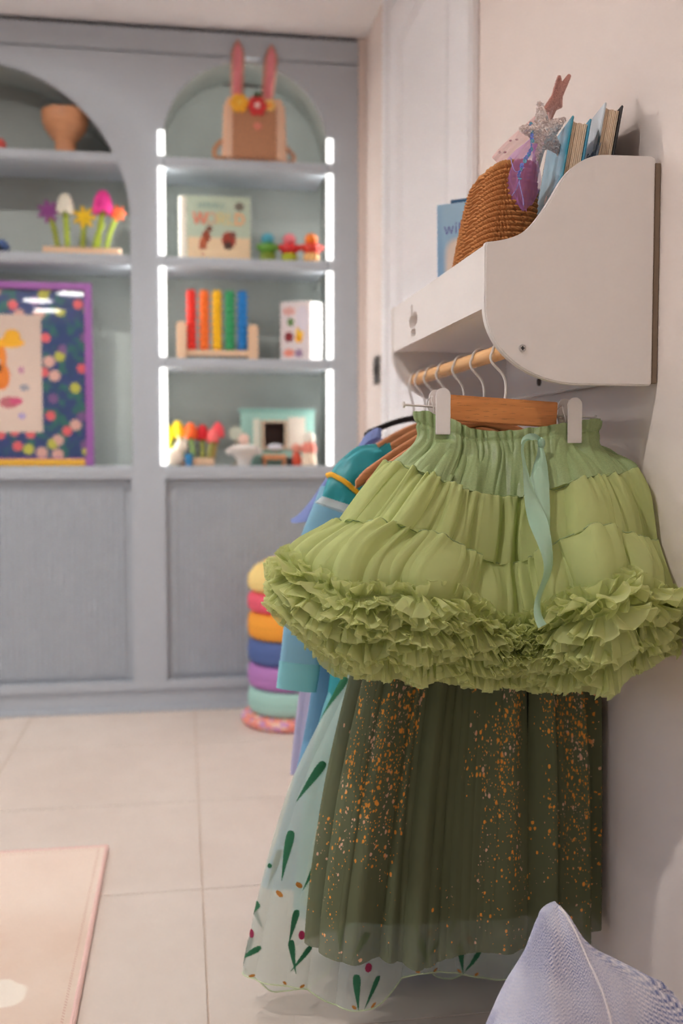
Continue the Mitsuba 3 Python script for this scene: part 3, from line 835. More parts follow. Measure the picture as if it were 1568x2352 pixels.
plastic('cover_night', art(o2, ew1, UP1 / np.linalg.norm(UP1), cover_night,
        [(.012, .062, .014, .024, (30, 66, 70)), (.02, .095, .012, .018, (18, 44, 54)), (.006, .10, .010, .02, (40, 84, 78)), (.012, .16, .02, .022, (214, 66, 36)), (.03, .178, .012, .012, (236, 96, 40)), (.004, .112, .003, .004, (216, 220, 216)),
         (.010, .128, .003, .004, (220, 224, 220)), (.018, .137, .0025, .004, (216, 220, 216)), (.022, .108, .003, .004, (206, 210, 214)), (.012, .078, .005, .006, (190, 180, 184))]), .3, .6)
bk, *_r = book('storybook', 'dark hardback with night blue flowered cover and black back, leaning nearest the wall', o2, ew1, UP1, .18, .330, .029, 'm_cover_night', 'm_black', 'm_paper')
_o, _ew, _eh, _et = _r
letters('family', .022, _o + _ew * .062 + _eh * .085, -_ew, -_eh, -_et, paint(84, 96, 112), bk, bold=False, depth=.0006)

# light blue book and dark blue book at the far end
ob = np.array((0.496, 1.93, 1.464))
ewb = np.array([.80, -.60, 0.0])
ehb = np.array([-.10, .12, -1.0])
ehb = ehb - ewb * (ehb @ ewb)
ehb /= np.linalg.norm(ehb)
plastic('cover_sky', art(ob, ewb, ehb, lambda a, b: mix(lin(158, 190, 212), lin(132, 172, 206), smoothstep(0, .12, b) * .5 + smoothstep(.02, .0, a) * .5),
        [(.105, .170, .090, .105, (240, 222, 206), 1), (.105, .27, .088, .11, (240, 216, 190), 1), (.06, .115, .008, .01, (216, 120, 120)), (.066, .15, .009, .012, (222, 130, 130)), (.058, .175, .012, .012, (226, 140, 136)), (.032, .188, .007, .008, (214, 130, 120)),
         (.05, .10, .008, .006, (190, 196, 140)), (.045, .14, .006, .018, (200, 200, 150)), (.04, .18, .012, .008, (206, 204, 160))]), .4, .4)
bb, *_r = book('sky_blue_book', 'light blue book with a cream picture on its cover, standing left of the basket', ob, ewb, ehb, .19, .275, .012, 'm_cover_sky', paint(150, 184, 210), 'm_paper')
_o, _ew, _eh, _et = _r
if _et @ np.array([-.6, -.8, 0]) > 0:
    raise ValueError
letters('wilder', .020, _o + _ew * .014 + _eh * .058, _ew, -_eh, -_et, paint(108, 118, 176), bb, bold=False, depth=.0006)
od = np.array((0.5327, 1.965, 1.484))
book('navy_book', 'dark blue book mostly hidden behind the light blue one', od, ewb, ehb, .18, .29, .010, paint(50, 92, 130), paint(40, 60, 76), 'm_paper')

# basket of coarse twisted cord
bas = thing('cord_basket', 'brown basket of coarse twisted cord on the wall shelf', 'basket')
plastic('cord', proc(lambda p, n, uv: mix(lin(150, 96, 54), lin(202, 142, 90), fbm(p.x * 220, p.y * 220, p.z * 420))), .85, .1)
NB, MB = 900, 250
ub, vb = np.arange(NB) / NB, np.linspace(0, 1, MB)
th = 2 * np.pi * ub
c_, s_ = np.cos(th), np.sin(th)
pw = 2 / 4.2
ring = np.stack([np.sign(c_) * np.abs(c_) ** pw, np.sign(s_) * np.abs(s_) ** pw], -1)
BH = .222
wid = np.interp(vb, [0, .04, .12, .4, .8, 1], [.84, .92, .98, 1.0, .97, .93])
P = np.zeros((NB, MB, 3))
P[..., 0] = ring[:, None, 0] * wid * .050
P[..., 1] = ring[:, None, 1] * wid * .105
P[..., 2] = vb * BH
rows = 27.0
row = vb * rows
rowi = np.floor(row)
bump = np.sin(np.pi * (row - rowi)) ** .6
tw = np.abs(np.sin(np.pi * (ub[:, None] * 62 + .5 * (rowi[None] % 2) + (row - rowi)[None] * .9)))
nn = outward(P)
P = P + nn * (bump[None, :, None] * (.002 + .0052 * tw[..., None] ** .7) - .001) + nn * .0012 * pnoise(ub, 120, row[None].repeat(NB, 0) * .8 if False else 0, 3)[:, None, None]
P[..., 0] += np.where(P[..., 0] < 0, .034, .006) * vb
P[..., 2] -= .030 * vb ** 3 * np.clip(P[..., 1] / .1, 0, 1) ** 2
rim = P[:, -1].copy()
bc = np.array([.497, 1.598, 1.2035])
R_ = np.array([[math.cos(.02), -math.sin(.02), 0], [math.sin(.02), math.cos(.02), 0], [0, 0, 1]])
put('body', gmesh(P @ R_.T + bc, True), 'm_cord', bas, smooth=True)
inn = np.stack([P[:, -1], P[:, -1] * [.9, .93, 1] + [0, 0, .003], P[:, -1] * [.86, .9, .5], P[:, 0] * [.8, .8, 0] + [0, 0, .004], P[:, 0] * [.01, .01, 0] + [0, 0, .004]], 1)
put('lining', gmesh(inn @ R_.T + bc, True), 'm_cord', bas, smooth=True)
put('floor', gmesh(np.stack([P[:, 0], P[:, 0] * [.01, .01, 1]], 1) @ R_.T + bc, True, True), 'm_cord', bas)
rimc = np.vstack([rim, rim[:1]])[::6] @ R_.T + bc
put('rim', tube(rimc, .0048 + .0012 * np.sin(np.arange(len(rimc)) * 2.2), 10), 'm_cord', bas, smooth=True)

# wands: stars on sticks with tulle and sequins
def star_mesh(R, r, thick, seed, res=90, jitter=0.0):
    """A padded five-pointed star in the x-z plane."""
    pts = [(rr * math.sin(a_), rr * math.cos(a_)) for k_ in range(5) for rr, a_ in ((R, k_ * 1.2566), (r, k_ * 1.2566 + .6283))]
    po = Polygon(pts).buffer(-.0015).buffer(.0022, 6)
    cs = m3.CrossSection([np.array(po.exterior.coords)[:-1]], m3.FillRule.EvenOdd)
    m_ = m3.Manifold.extrude(cs, thick, 4).translate([0, 0, -thick / 2]).refine_to_length(.0016).to_mesh()
    v, f = np.array(m_.vert_properties[:, :3], float), np.array(m_.tri_verts)
    from shapely import points as spts, distance
    dist = distance(po.exterior, spts(v[:, :2]))
    prof = np.sqrt(np.clip(dist / (r * .75), 0, 1))
    v[:, 2] = np.sign(v[:, 2]) * (.0012 + (thick / 2) * prof) * np.clip(np.abs(v[:, 2]) / (thick / 2), 0, 1)
    v = v + np.random.default_rng(seed).normal(0, jitter, v.shape)
    return trimesh.Trimesh(v[:, [0, 2, 1]] * [1, -1, 1], f, process=False)


scene['m_silver_glitter'] = {'type': 'twosided', 'bsdf': {'type': 'principled', 'base_color': proc(lambda p, n, uv: mix(lin(188, 170, 166), lin(255, 246, 242), dr.power(cell_rand(dr.floor(p.x * 800), dr.floor(p.y * 800), dr.floor(p.z * 800)), .6))), 'metallic': .45, 'roughness': .3, 'specular': 1.0, 'clearcoat': 1.0, 'clearcoat_gloss': .9}}
plastic('rose_glitter', proc(lambda p, n, uv: mix(lin(150, 96, 86), lin(206, 150, 138), cell_rand(dr.floor(p.x * 900), dr.floor(p.y * 900), dr.floor(p.z * 900)))), .45, .6)
w1 = thing('silver_star_wand', 'silver glitter star wand with purple tulle and sequins, standing in the basket', 'wand')
sc_ = np.array((0.5549, 1.5, 1.471))
Rst = trimesh.transformations.euler_matrix(.12, -.30, .28)[:3, :3]
sm = star_mesh(.047, .019, .020, 5, jitter=.0013)
sm.vertices = sm.vertices @ Rst.T + sc_
sm.fix_normals()
put('star', sm, 'm_silver_glitter', w1)
put('stick', tube([sc_ + [0, .004, -.02], (.515, 1.585, 1.212)], .0035, 10), paint(214, 206, 204), w1, smooth=True)
tl = cloth('tulle_purple', (208, 150, 220), 1.0, .46)


def sheet(pts, n=40, wav=.003, seed=1, fk=7):
    """A soft piece of fabric through a small net of control points (k, l, 3)."""
    C = np.asarray(pts, float)
    a = CubicSpline(np.arange(C.shape[0]), C, axis=0)(np.linspace(0, C.shape[0] - 1, n))
    b = CubicSpline(np.arange(C.shape[1]), a, axis=1)(np.linspace(0, C.shape[1] - 1, n))
    nn_ = normals(b, False)
    i, j = np.meshgrid(np.linspace(0, 1, n), np.linspace(0, 1, n), indexing='ij')
    return gmesh(b + nn_ * (wav * (meshkit.noise(np.stack([i * 2.5, j * fk, i * 0 + seed], -1), seed) - .5) * 2)[..., None])


put('tulle', sheet([[(0.5379, 1.505, 1.458), (0.5371, 1.495, 1.453), (0.5418, 1.5, 1.452)],
                    [(0.512, 1.515, 1.441), (0.5164, 1.475, 1.425), (0.5462, 1.5, 1.435)],
                    [(0.4985, 1.52, 1.415), (0.5068, 1.47, 1.392), (0.5495, 1.495, 1.413)],
                    [(0.5025, 1.51, 1.384), (0.5099, 1.474, 1.362), (0.541, 1.49, 1.385)],
                    [(0.5178, 1.505, 1.366), (0.5183, 1.476, 1.346), (0.5287, 1.488, 1.361)]], wav=.0065, fk=9), tl, w1, smooth=True)
sq = paint(112, 132, 214, .25)
sq2 = paint(96, 166, 196, .25)
path = spline([(0.5308, 1.49, 1.481), (0.5306, 1.485, 1.462), (0.5276, 1.478, 1.442), (0.5119, 1.466, 1.417), (0.5056, 1.463, 1.404), (0.5027, 1.462, 1.389)], 22)
for i, c0 in enumerate(path):
    m_ = lathe([(.0007, -.0002), (.0028, -.0004), (.0032, .0003), (.0028, .0005), (.0007, .0003)], 12)
    R0 = trimesh.transformations.euler_matrix(*(rng.normal(0, .5, 3) + [1.57, 0, .3]))[:3, :3]
    m_.vertices = m_.vertices @ R0.T + c0 + rng.normal(0, .0008, 3)
    put('sequin', m_, sq if i % 3 else sq2, w1)
for pp in ([(0.511, 1.463, 1.407), (0.5027, 1.462, 1.389), (0.5076, 1.466, 1.372), (0.5141, 1.474, 1.353)], [(0.5027, 1.462, 1.387), (0.5014, 1.466, 1.379), (0.4954, 1.474, 1.367)], [(0.4931, 1.475, 1.424), (0.495, 1.468, 1.407), (0.4991, 1.464, 1.4), (0.5042, 1.463, 1.403)]):
    put('ribbon_strand', tube(spline(pp, 16), .0011, 6, .5), paint(164, 150, 216, .6), w1, smooth=True)

w2 = thing('rose_star_wand', 'rose glitter star wand seen edge-on with pink dotted tulle, behind the silver star', 'wand')
rc = np.array((0.5962, 1.56, 1.545))
sm = star_mesh(.048, .022, .012, 9, jitter=.0002)
Rst = (trimesh.transformations.rotation_matrix(.52, [0, 1, 0]) @ trimesh.transformations.rotation_matrix(1.12, [0, 0, 1]))[:3, :3]
sm.vertices = sm.vertices @ Rst.T + rc
sm.fix_normals()
put('star', sm, 'm_rose_glitter', w2)
put('stick', tube([rc + [-.008, .0, -.015], (.535, 1.62, 1.212)], .0035, 10), paint(206, 170, 164), w2, smooth=True)
tp = cloth('tulle_pink', proc(lambda p, n, uv: mix(lin(236, 186, 184), lin(150, 20, 60), 1 - smoothstep(.10, .14, voronoi(p.x * 60 + 2, p.z * 60 + .3)[0]))), .9, .55)
put('tulle', sheet([[(0.5825, 1.57, 1.533), (0.5837, 1.565, 1.527), (0.5862, 1.56, 1.522)],
                    [(0.5499, 1.585, 1.508), (0.5595, 1.57, 1.49), (0.5706, 1.56, 1.481)],
                    [(0.5224, 1.59, 1.484), (0.5322, 1.575, 1.466), (0.5454, 1.56, 1.452)],
                    [(0.5023, 1.6, 1.462), (0.5117, 1.59, 1.447), (0.5253, 1.575, 1.428)]], wav=.003, seed=4), tp, w2, smooth=True)
# ------------------------------------------------------------------ hangers
def wood_tex(a, b, sx):
    return proc(lambda p, n, uv: mix(mix(lin(*a), lin(*b), fbm(p.x * sx, p.y * 160, p.z * 160)), lin(*[int(v * .62) for v in a]), smoothstep(.72, .86, noise(p.x * sx * 3.2, p.y * 500, p.z * 900)) * .45))


plastic('hanger_bar', wood_tex((196, 122, 62), (222, 150, 88), 22), .4, .4)
plastic('hanger_wood', wood_tex((184, 116, 74), (204, 140, 96), 14), .4, .4)
plastic('hanger_dark', wood_tex((150, 88, 58), (172, 104, 70), 14), .4, .4)
plastic('wire_white', (228, 222, 218), .35, .5)
plastic('wire_grey', (176, 168, 164), .35, .6)
plastic('clip_white', (236, 230, 228), .4, .4)


def hook(y, x0, z0, parent, mat):
    r = RODR + .0032
    a = np.linspace(math.radians(200), math.radians(-35), 22)
    arc = [(RODX + .0015 + r * math.cos(q), y, RODZ + .0005 + r * math.sin(q)) for q in a]
    low = spline([(x0, y, z0), (x0 + .0015, y, z0 + .022), (x0 - .003, y, z0 + .038 if z0 > 1.05 else RODZ - .034), (RODX - .0165, y, RODZ - .012), arc[2]], 24)[:-1]
    put('hook', tube(np.vstack([low, arc[2:]]), .0021, 10), mat, parent, smooth=True)


def hanger(y, label, mat='m_hanger_wood', half=.195, drop=.105, z0=1.035, x0=.484, wire='m_wire_white', h=.030, rot=0.0):
    k = thing('clothes_hanger', label, 'hanger', 'hangers on the clothes rail')
    s = np.linspace(-1, 1, 61)
    dz = -drop * np.abs(s) ** 1.45
    x = x0 + s * half
    yy = y - .022 * np.abs(s) ** 2 + rot * s
    hh = h * (.55 + .15 * np.cos(s * np.pi * .5) + .45 * np.abs(s) ** 5) * np.clip((1.02 - np.abs(s)) * 9, .25, 1) ** .5
    th_ = .0075 * (.8 + .45 * np.abs(s) ** 4) * np.clip((1.02 - np.abs(s)) * 9, .3, 1) ** .5
    ang = np.arange(14) * 2 * np.pi / 14
    P_ = np.stack([np.broadcast_to(x, (14, 61)), yy + th_ * np.sign(np.cos(ang))[:, None] * np.abs(np.cos(ang))[:, None] ** .7, z0 + dz + hh / 2 * np.sign(np.sin(ang))[:, None] * np.abs(np.sin(ang))[:, None] ** .7], -1)
    v, f = grid(P_, True)
    c0 = P_[:, 0].mean(0)
    c1 = P_[:, -1].mean(0)
    i = np.arange(14)
    f = np.vstack([f, np.stack([(i + 1) % 14 * 61, i * 61, i * 0 + len(v)], 1), np.stack([i * 61 + 60, (i + 1) % 14 * 61 + 60, i * 0 + len(v) + 1], 1)])
    m_ = trimesh.Trimesh(np.vstack([v, c0, c1]), f, process=False)
    m_.fix_normals()
    put('arms', m_, mat, k, smooth=35)
    hook(y, x0, z0 + .006, k, wire)
    return k


# clip hanger in front
HY = 1.470
ch = thing('clip_hanger', 'wooden trouser hanger with two white clips holding the green petticoat skirt', 'hanger')
bar = prism(sbox(-.086, -.0195, .086, .0195).buffer(-.003).buffer(.003), .013, (0, .0065, 0), bevel=.0015)
roll = trimesh.transformations.rotation_matrix(math.radians(3.4), [0, 1, 0])
bar.apply_transform(roll)
bar.apply_translation((.482, HY, 1.0415))
put('bar', bar, 'm_hanger_bar', ch, smooth=30)
hook(HY, .486, 1.058, ch, 'm_wire_white')
tn = math.tan(math.radians(3.4))


def on_bar(x, dz=0.0):
    return 1.0415 - (x - .482) * tn + dz


wy = HY + .001
for xa, xb in ((.3285, .3965), (.5675, .6325)):
    w_ = put('wire', tube([(xa, wy, on_bar(xa)), (xb, wy, on_bar(xb))], .0017, 10), 'm_wire_white', ch, smooth=True)
    e = xa if xa < .4 else xb
    put('end_knob', tube([(e - .0015, wy, on_bar(e)), (e + .0015, wy, on_bar(e))], .0048, 14), 'm_wire_white', w_, smooth=30)
for cx in (.3822, .5880):
    cz = on_bar(cx, -.0075)
    c = put('clip', prism(unary_union([sbox(-.0113, -.0345, .0113, .0232), Point(0, .0232).buffer(.0113, 16)]).buffer(-.001).buffer(.001), .0035, (0, 0, 0), bevel=.0009).apply_translation((cx, HY - .0245, cz)), 'm_clip_white', ch, smooth=30)
    put('rear_plate', prism(unary_union([sbox(-.0113, -.0345, .0113, .0232), Point(0, .0232).buffer(.0113, 16)]), .0035).apply_translation((cx, HY + .0165, cz)), 'm_clip_white', c)
    a = np.linspace(-.4, 3.6, 20)
    put('spring', tube(np.stack([cx - .0125 - .002 * np.sin(a * 3), HY - .002 + .0165 * np.cos(a), cz + .006 + .0175 * np.sin(a)], 1), .001, 8), 'm_wire_white', c, smooth=True)

# ------------------------------------------------------------------ the green petticoat skirt
petti = thing('petticoat_skirt', 'light green tulle petticoat skirt with frothy ruffled hem and satin ribbon', 'skirt')
LV = [
    [(0.3449, 1.466, 1.04), (0.3783, 1.447, 1.035), (0.4278, 1.444, 1.015), (0.499, 1.444, 1.013), (0.5793, 1.447, 1.025), (0.6356, 1.464, 1.03), (.600, 1.484, 1.022), (.52, 1.488, 1.004), (.44, 1.488, 1.006), (.372, 1.484, 1.030)],
    [(0.3461, 1.462, 1.01), (0.3761, 1.438, 0.9988), (0.4281, 1.433, 0.9847), (0.4989, 1.433, 0.9848), (0.5753, 1.436, 0.9941), (0.6322, 1.46, 0.9971), (.600, 1.486, .992), (.52, 1.49, .975), (.44, 1.49, .976), (.372, 1.486, 1.000)],
    [(0.2991, 1.46, 0.9653), (0.3386, 1.405, 0.9499), (0.399, 1.388, 0.9243), (0.4875, 1.398, 0.9132), (0.5728, 1.386, 0.9362), (0.6605, 1.415, 0.9495), (.668, 1.476, .945), (.55, 1.512, .93), (.42, 1.512, .93), (.325, 1.495, .95)],
    [(0.2185, 1.44, 0.8788), (0.2788, 1.378, 0.8736), (0.3717, 1.346, 0.8516), (0.4727, 1.362, 0.82), (0.5667, 1.322, 0.8657), (0.6821, 1.37, 0.8471), (.684, 1.476, .86), (.55, 1.522, .83), (.38, 1.522, .83), (.25, 1.495, .86)],
    [(0.1439, 1.42, 0.8251), (0.2174, 1.345, 0.8106), (0.3352, 1.3, 0.796), (0.4678, 1.318, 0.7408), (0.5667, 1.276, 0.8092), (0.6742, 1.305, 0.7697), (.688, 1.46, .78), (.56, 1.53, .74), (.34, 1.53, .74), (.17, 1.49, .80)],
    [(0.1343, 1.42, 0.778), (0.2136, 1.36, 0.7326), (0.3421, 1.325, 0.6969), (0.4756, 1.338, 0.6763), (0.5854, 1.3, 0.7015), (0.6754, 1.312, 0.7263), (.686, 1.46, .69), (.56, 1.525, .655), (.36, 1.525, .655), (.19, 1.485, .71)],
]
body = Loops(LV)


def lobes(u):
    """The skirt's big soft folds, the same down all tiers; a deep one runs behind the ribbon."""
    r = ridged(u + .006 * pnoise(u, 14, 0, 77), 12, 0, 70) + .42 * ridged(u, 30, 0, 71)
    return r


def folded(u, v):
    P = body.base(u, v)
    n = outward(P)
    A = np.interp(v, [0, 1.2, 2, 3, 4.2, 5], [0, .0, .010, .030, .036, .026])
    P = P + n * (A[None] * lobes(u)[:, None])[..., None]
    P[..., 2] -= (np.interp(v, [0, 1.5, 2, 3, 5], [0, 0, .004, .009, .010])[None] * lobes(u)[:, None])
    return P



def skirt_tier(v0, v1, nu, nv, seed, gather, ga, mid, ma, puff, inset=0.0, gdec=5.0, big=0.0, bigk=9, pw=.75, lastamp=1.0, nzt=.3):
    u = np.arange(nu) / nu
    t = np.linspace(0, 1, nv)
    P = folded(u, v0 + (v1 - v0) * t)
    n = outward(P)
    uu = u[:, None] + .0035 * pnoise(u[:, None], 25, t[None] * .5, seed + 7)
    g = sharpen(pnoise(uu, gather, t[None] * .25, seed), pw)
    m = ridged(uu, mid, t[None] * nzt, seed + 1) * .62
    b = pnoise(uu, bigk, t[None] * .15, seed + 2)
    tt = t[None]
    d = 1.9 * ga * g * np.exp(-tt * gdec) * np.minimum(1, tt * 30 + .25) + 1.9 * ma * m * np.minimum(1, tt * 2.2) ** .8 + 1.8 * big * b * tt + puff * np.sin(np.pi * np.clip(tt, 0, 1)) ** .6 * (.6 + .4 * m) - inset
    Q = P + n * d[..., None]
    return wall_clip(Q), u, t


satin = proc(lambda p, n, uv: mix(lin(146, 164, 114), lin(128, 148, 98), noise(p.x * 900, p.y * 900, p.z * 1500)))
scene['m_green_satin'] = {'type': 'twosided', 'bsdf': {'type': 'principled', 'base_color': satin, 'roughness': .42, 'specular': .6, 'sheen': .6, 'anisotropic': .4}}
chiffon = cloth('green_chiffon', (207, 215, 150), .7, .82, .6, .4)
cloth('green_lining', (176, 192, 116), .5, None, .8, .2)
ruff = cloth('green_ruffle', (215, 221, 161), .9, .76, .6, .4)

# waistband frill and satin yoke, one mesh from the top edge to the seam
Pq, u_, t_ = skirt_tier(0.0, 2.0, 2000, 90, 21, 95, .0, 44, .0, 0.0, gdec=1.2, big=.002, bigk=12, pw=.8, nzt=.5)
tq = np.linspace(0, 2, 90)
uq = u_[:, None] + .002 * pnoise(u_[:, None], 30, tq[None], 91)
pleat = .0062 * ridged(uq, 62, tq[None] * .35, 92) * np.interp(tq, [0, .3, .62, 1.2, 2], [.8, 1, .7, 1.15, .75])[None] + .0075 * ridged(uq, 30, tq[None] * .5, 93) * np.interp(tq, [0, .62, 1.3, 2], [.25, .3, 1, .8])[None] + .0012 * pnoise(uq, 190, tq[None] * .3, 94)
Pq = Pq + outward(Pq) * pleat[..., None]
band = 1 - np.exp(-((np.linspace(0, 2, 90) - .62) / .10) ** 2)
nq = outward(Pq)
tq = np.linspace(0, 2, 90)
Pq = Pq - nq * (.0022 * (1 - band))[None, :, None]
for cx_ in (.3822, .5880):
    mk = np.exp(-((Pq[..., 0] - cx_) / .0135) ** 4) * np.clip((Pq[..., 2] - .993) / .006, 0, 1) * (Pq[..., 1] < 1.466)
    Pq[..., 1] = Pq[..., 1] * (1 - mk) + np.maximum(Pq[..., 1], 1.4475) * mk
Pq[..., 2] += (.0022 * pnoise(u_, 80, 0, 5))[:, None] * np.exp(-tq * 6)[None]
put('yoke', gmesh(Pq, True), 'm_green_satin', petti, smooth=True)
# two chiffon tiers over their lining
P1, _, _ = skirt_tier(1.97, 3.02, 1600, 64, 31, 130, .0060, 44, .0078, .007, gdec=2.6, big=.002, bigk=11)
put('tier', gmesh(P1, True), chiffon, petti, smooth=True)
P1b, _, _ = skirt_tier(1.97, 3.02, 900, 40, 35, 60, .002, 22, .004, .002, inset=.011, big=.002)
put('tier_lining', gmesh(P1b, True), 'm_green_lining', petti, smooth=True)
P2, _, _ = skirt_tier(2.97, 4.25, 1700, 72, 41, 150, .0060, 50, .0090, .011, gdec=2.8, big=.003, bigk=13)
put('tier', gmesh(P2, True), chiffon, petti, smooth=True)
P2b, _, _ = skirt_tier(2.97, 4.9, 1000, 50, 45, 60, .002, 24, .004, .002, inset=.013, big=.002)
put('tier_lining', gmesh(P2b, True), 'm_green_lining', petti, smooth=True)
# piped seams between the tiers
for PP in (P1[:, 1], P2[:, 1]):
    c = np.vstack([PP, PP[:1]])[::3]
    put('seam', tube(c, .0011, 6), 'm_green_satin', petti, smooth=True)


def ruffle(v, wing, length, tilt, waves, amp, seed, nu=3400, ns=11, inset=0.0, up_noise=.35):
    """One gathered frill sewn along the skirt at v: wing +1 flares up, -1 falls down."""
    u = np.arange(nu) / nu
    vv = np.clip(v + .07 * pnoise(u, 9, 0, seed + 3) + .05 * pnoise(u, 23, 0, seed + 4), 0, 5)
    B0 = folded(u, np.array([v - .12, v, min(5.0, v + .12)]))
    w = ((vv - (v - .12)) / (min(5.0, v + .12) - (v - .12)))[:, None]
    B = np.where(w < .5, B0[:, 0] * (1 - 2 * w) + B0[:, 1] * 2 * w, B0[:, 1] * (2 - 2 * w) + B0[:, 2] * (2 * w - 1))
    tg = np.roll(B, -1, 0) - np.roll(B, 1, 0)
    tg /= np.linalg.norm(tg, axis=1, keepdims=True)
    N = np.cross(tg, [0, 0, 1.0])
    c = B.mean(0)
    N *= np.sign(np.sum((B - c) * N, axis=1).sum())
    N /= np.linalg.norm(N, axis=1, keepdims=True)
    s = np.linspace(0, 1, ns)[None]
    al = (tilt + up_noise * pnoise(u, 38, 0, seed) + .5 * up_noise * pnoise(u, 110, 0, seed + 9))[:, None] + .5 * wing * s * pnoise(u, 60, 0, seed + 6)[:, None]
    D = np.cos(al)[..., None] * N[:, None] + np.sin(al)[..., None] * np.array([0, 0, 1.0])
    E = -np.sin(al)[..., None] * N[:, None] + np.cos(al)[..., None] * np.array([0, 0, 1.0])
    ph = 2 * np.pi * waves * u + 2.6 * pnoise(u, waves * .30, 0, seed + 1) * 2 + 1.2 * pnoise(u, waves * .8, 0, seed + 2)
    ln = length * (1 + .22 * pnoise(u, waves * .45, 0, seed + 5))[:, None]
    am = amp * (1 + .5 * pnoise(u, waves * .4, 0, seed + 8))[:, None]
    S = s ** .62
    off = am * S * (np.sin(ph)[:, None] + .35 * np.sin(2.3 * ph[:, None] + 1 + 2 * s))
    lat = am * S * (.75 * np.sin(2 * ph + .8)[:, None])
    curl = .25 * ln * s ** 2 * pnoise(u, waves * .5, 0, seed + 11)[:, None]
    P = B[:, None] + D * (ln * s)[..., None] + E * (off + curl)[..., None] + tg[:, None] * lat[..., None] - N[:, None] * inset
    P[:, :, 2] += 0.0006 * np.sin(ph * 7)[:, None] * s ** 4
    return wall_clip(P, .690)


rows_ = [  # v, wing, length, tilt, waves, amplitude, inset
    (4.10, 1, .025, 1.0, 92, .0088, .000), (4.12, -1, .038, -.25, 96, .0092, .000),
    (4.30, 1, .023, .45, 98, .0085, .002), (4.32, -1, .040, -.6, 104, .0090, .002),
    (4.52, 1, .022, .1, 104, .0082, .003), (4.54, -1, .040, -.8, 108, .0088, .003),
    (4.72, 1, .020, -.1, 108, .0080, .004), (4.74, -1, .038, -.95, 110, .0085, .005),
    (4.90, -1, .038, -1.1, 112, .0082, .009), (4.97, -1, .038, -1.35, 110, .0080, .018), (4.95, -1, .034, -1.6, 104, .0080, .034),
]
for i, (v, wg, ln, ti, wv, am, ins) in enumerate(rows_):
    put('ruffle', gmesh(ruffle(v, wg, ln, ti, wv, am, 60 + 13 * i, inset=ins), True), ruff, petti, smooth=True)

# satin ribbon tied at the yoke
scene['m_ribbon'] = {'type': 'twosided', 'bsdf': {'type': 'principled', 'base_color': rgb(lin(150, 186, 160)), 'roughness': .24, 'specular': .9, 'sheen': .4, 'anisotropic': .6}}


def ribbon(path, width, side, n=90, curl=.0012):
    p = spline(path, n)
    sd = np.asarray(side, float)
    sd = CubicSpline(np.linspace(0, 1, len(sd)), sd)(np.linspace(0, 1, n))
    t = np.gradient(p, axis=0)
    t /= np.linalg.norm(t, axis=1, keepdims=True)
    sd = sd - t * np.sum(sd * t, 1, keepdims=True)
    sd /= np.linalg.norm(sd, axis=1, keepdims=True)
    wd = np.broadcast_to(np.interp(np.linspace(0, 1, n), np.linspace(0, 1, len(width)), width), (n,))
    a = np.linspace(-.5, .5, 7)
    nn_ = np.cross(t, sd)
    return gmesh(p[:, None] + sd[:, None] * (wd[:, None] * a)[..., None] + nn_[:, None] * (curl * (np.cos(a * np.pi) - .5))[None, :, None])


RB = 1.372
put('ribbon', ribbon([(0.5282, 1.424, 0.9932), (0.5129, 1.414, 1.002), (0.4953, 1.4, 0.996), (0.4823, 1.362, 0.9564), (0.4808, 1.326, 0.9054), (0.486, 1.294, 0.8564), (0.4853, 1.278, 0.8194), (0.4683, 1.264, 0.7862), (0.4631, 1.256, 0.77), (0.4669, 1.246, 0.7495)],
                     [.006, .014, .020, .022, .024, .026, .022, .016, .012, .014],
                     [(0, -.3, 1), (.3, .8, .5), (.5, .85, -.1), (.62, .75, 0), (.92, .35, 0), (1, -.25, 0), (1, .35, .15), (.8, .6, .2), (.75, .6, .2), (1, .2, .3)]), 'm_ribbon', petti, smooth=True, label='mint green satin ribbon tail')
put('ribbon', ribbon([(0.5254, 1.42, 0.9899), (0.5225, 1.408, 0.975), (0.5076, 1.372, 0.9406), (0.4989, 1.342, 0.9014), (0.4948, 1.318, 0.8663), (0.4919, 1.306, 0.8402)],
                     [.007, .020, .030, .028, .022, .016], [(1, 0, 0), (1, .1, 0), (1, .15, 0), (1, .1, 0), (.9, .3, 0), (.8, .4, 0)], curl=.003), 'm_ribbon', petti, smooth=True, label='mint green satin ribbon tail')
kn = ball((0.526, 1.418, 0.9924), .0062, 3, (.9, .8, 1.35))
kn.vertices += .0006 * np.sin(kn.vertices[:, [2]] * 2500) * (kn.vertices - kn.vertices.mean(0)) / .006
put('ribbon_knot', kn, 'm_ribbon', petti, smooth=True)


# ------------------------------------------------------------------ general garment skins
def dress_skin(levels, y, nu, nv, seed, ks, amp, power=.8, hem=0.0, hemk=14, ydrift=0.0, vfac=None, clip=.685):
    """levels: (z, x left, x right, half depth front, half depth back)."""
    L = []
    for (z, xl, xr, bf, bb) in levels:
        a = np.arange(16) * 2 * np.pi / 16
        cx, hx = (xl + xr) / 2, (xr - xl) / 2
        c, s = np.cos(a), np.sin(a)
        L.append(np.stack([cx + hx * np.sign(c) * np.abs(c) ** .85, y + np.where(s > 0, s * bb, s * bf), z + 0 * a], 1))
    b = Loops(L)
    u = np.arange(nu) / nu
    t = np.linspace(0, 1, nv)
    P = b.base(u, t * (len(L) - 1))
    n = outward(P)
    uu = u[:, None] + .004 * pnoise(u[:, None], 12, t[None] * .6, seed + 4)
    d = 0
    f = np.interp(t, *vfac)[None] if vfac is not None else t[None] ** .8
    for k, a in zip(ks, amp):
        d = d + a * ridged(uu, k, t[None] * .22, seed + int(k)) * f
    P = P + n * d[..., None]
    if hem:
        P[..., 2] += hem * pnoise(u, hemk, 0, seed + 9)[:, None] * np.clip((t - .5) * 2, 0, 1)[None] ** 1.5
    return wall_clip(P, clip)


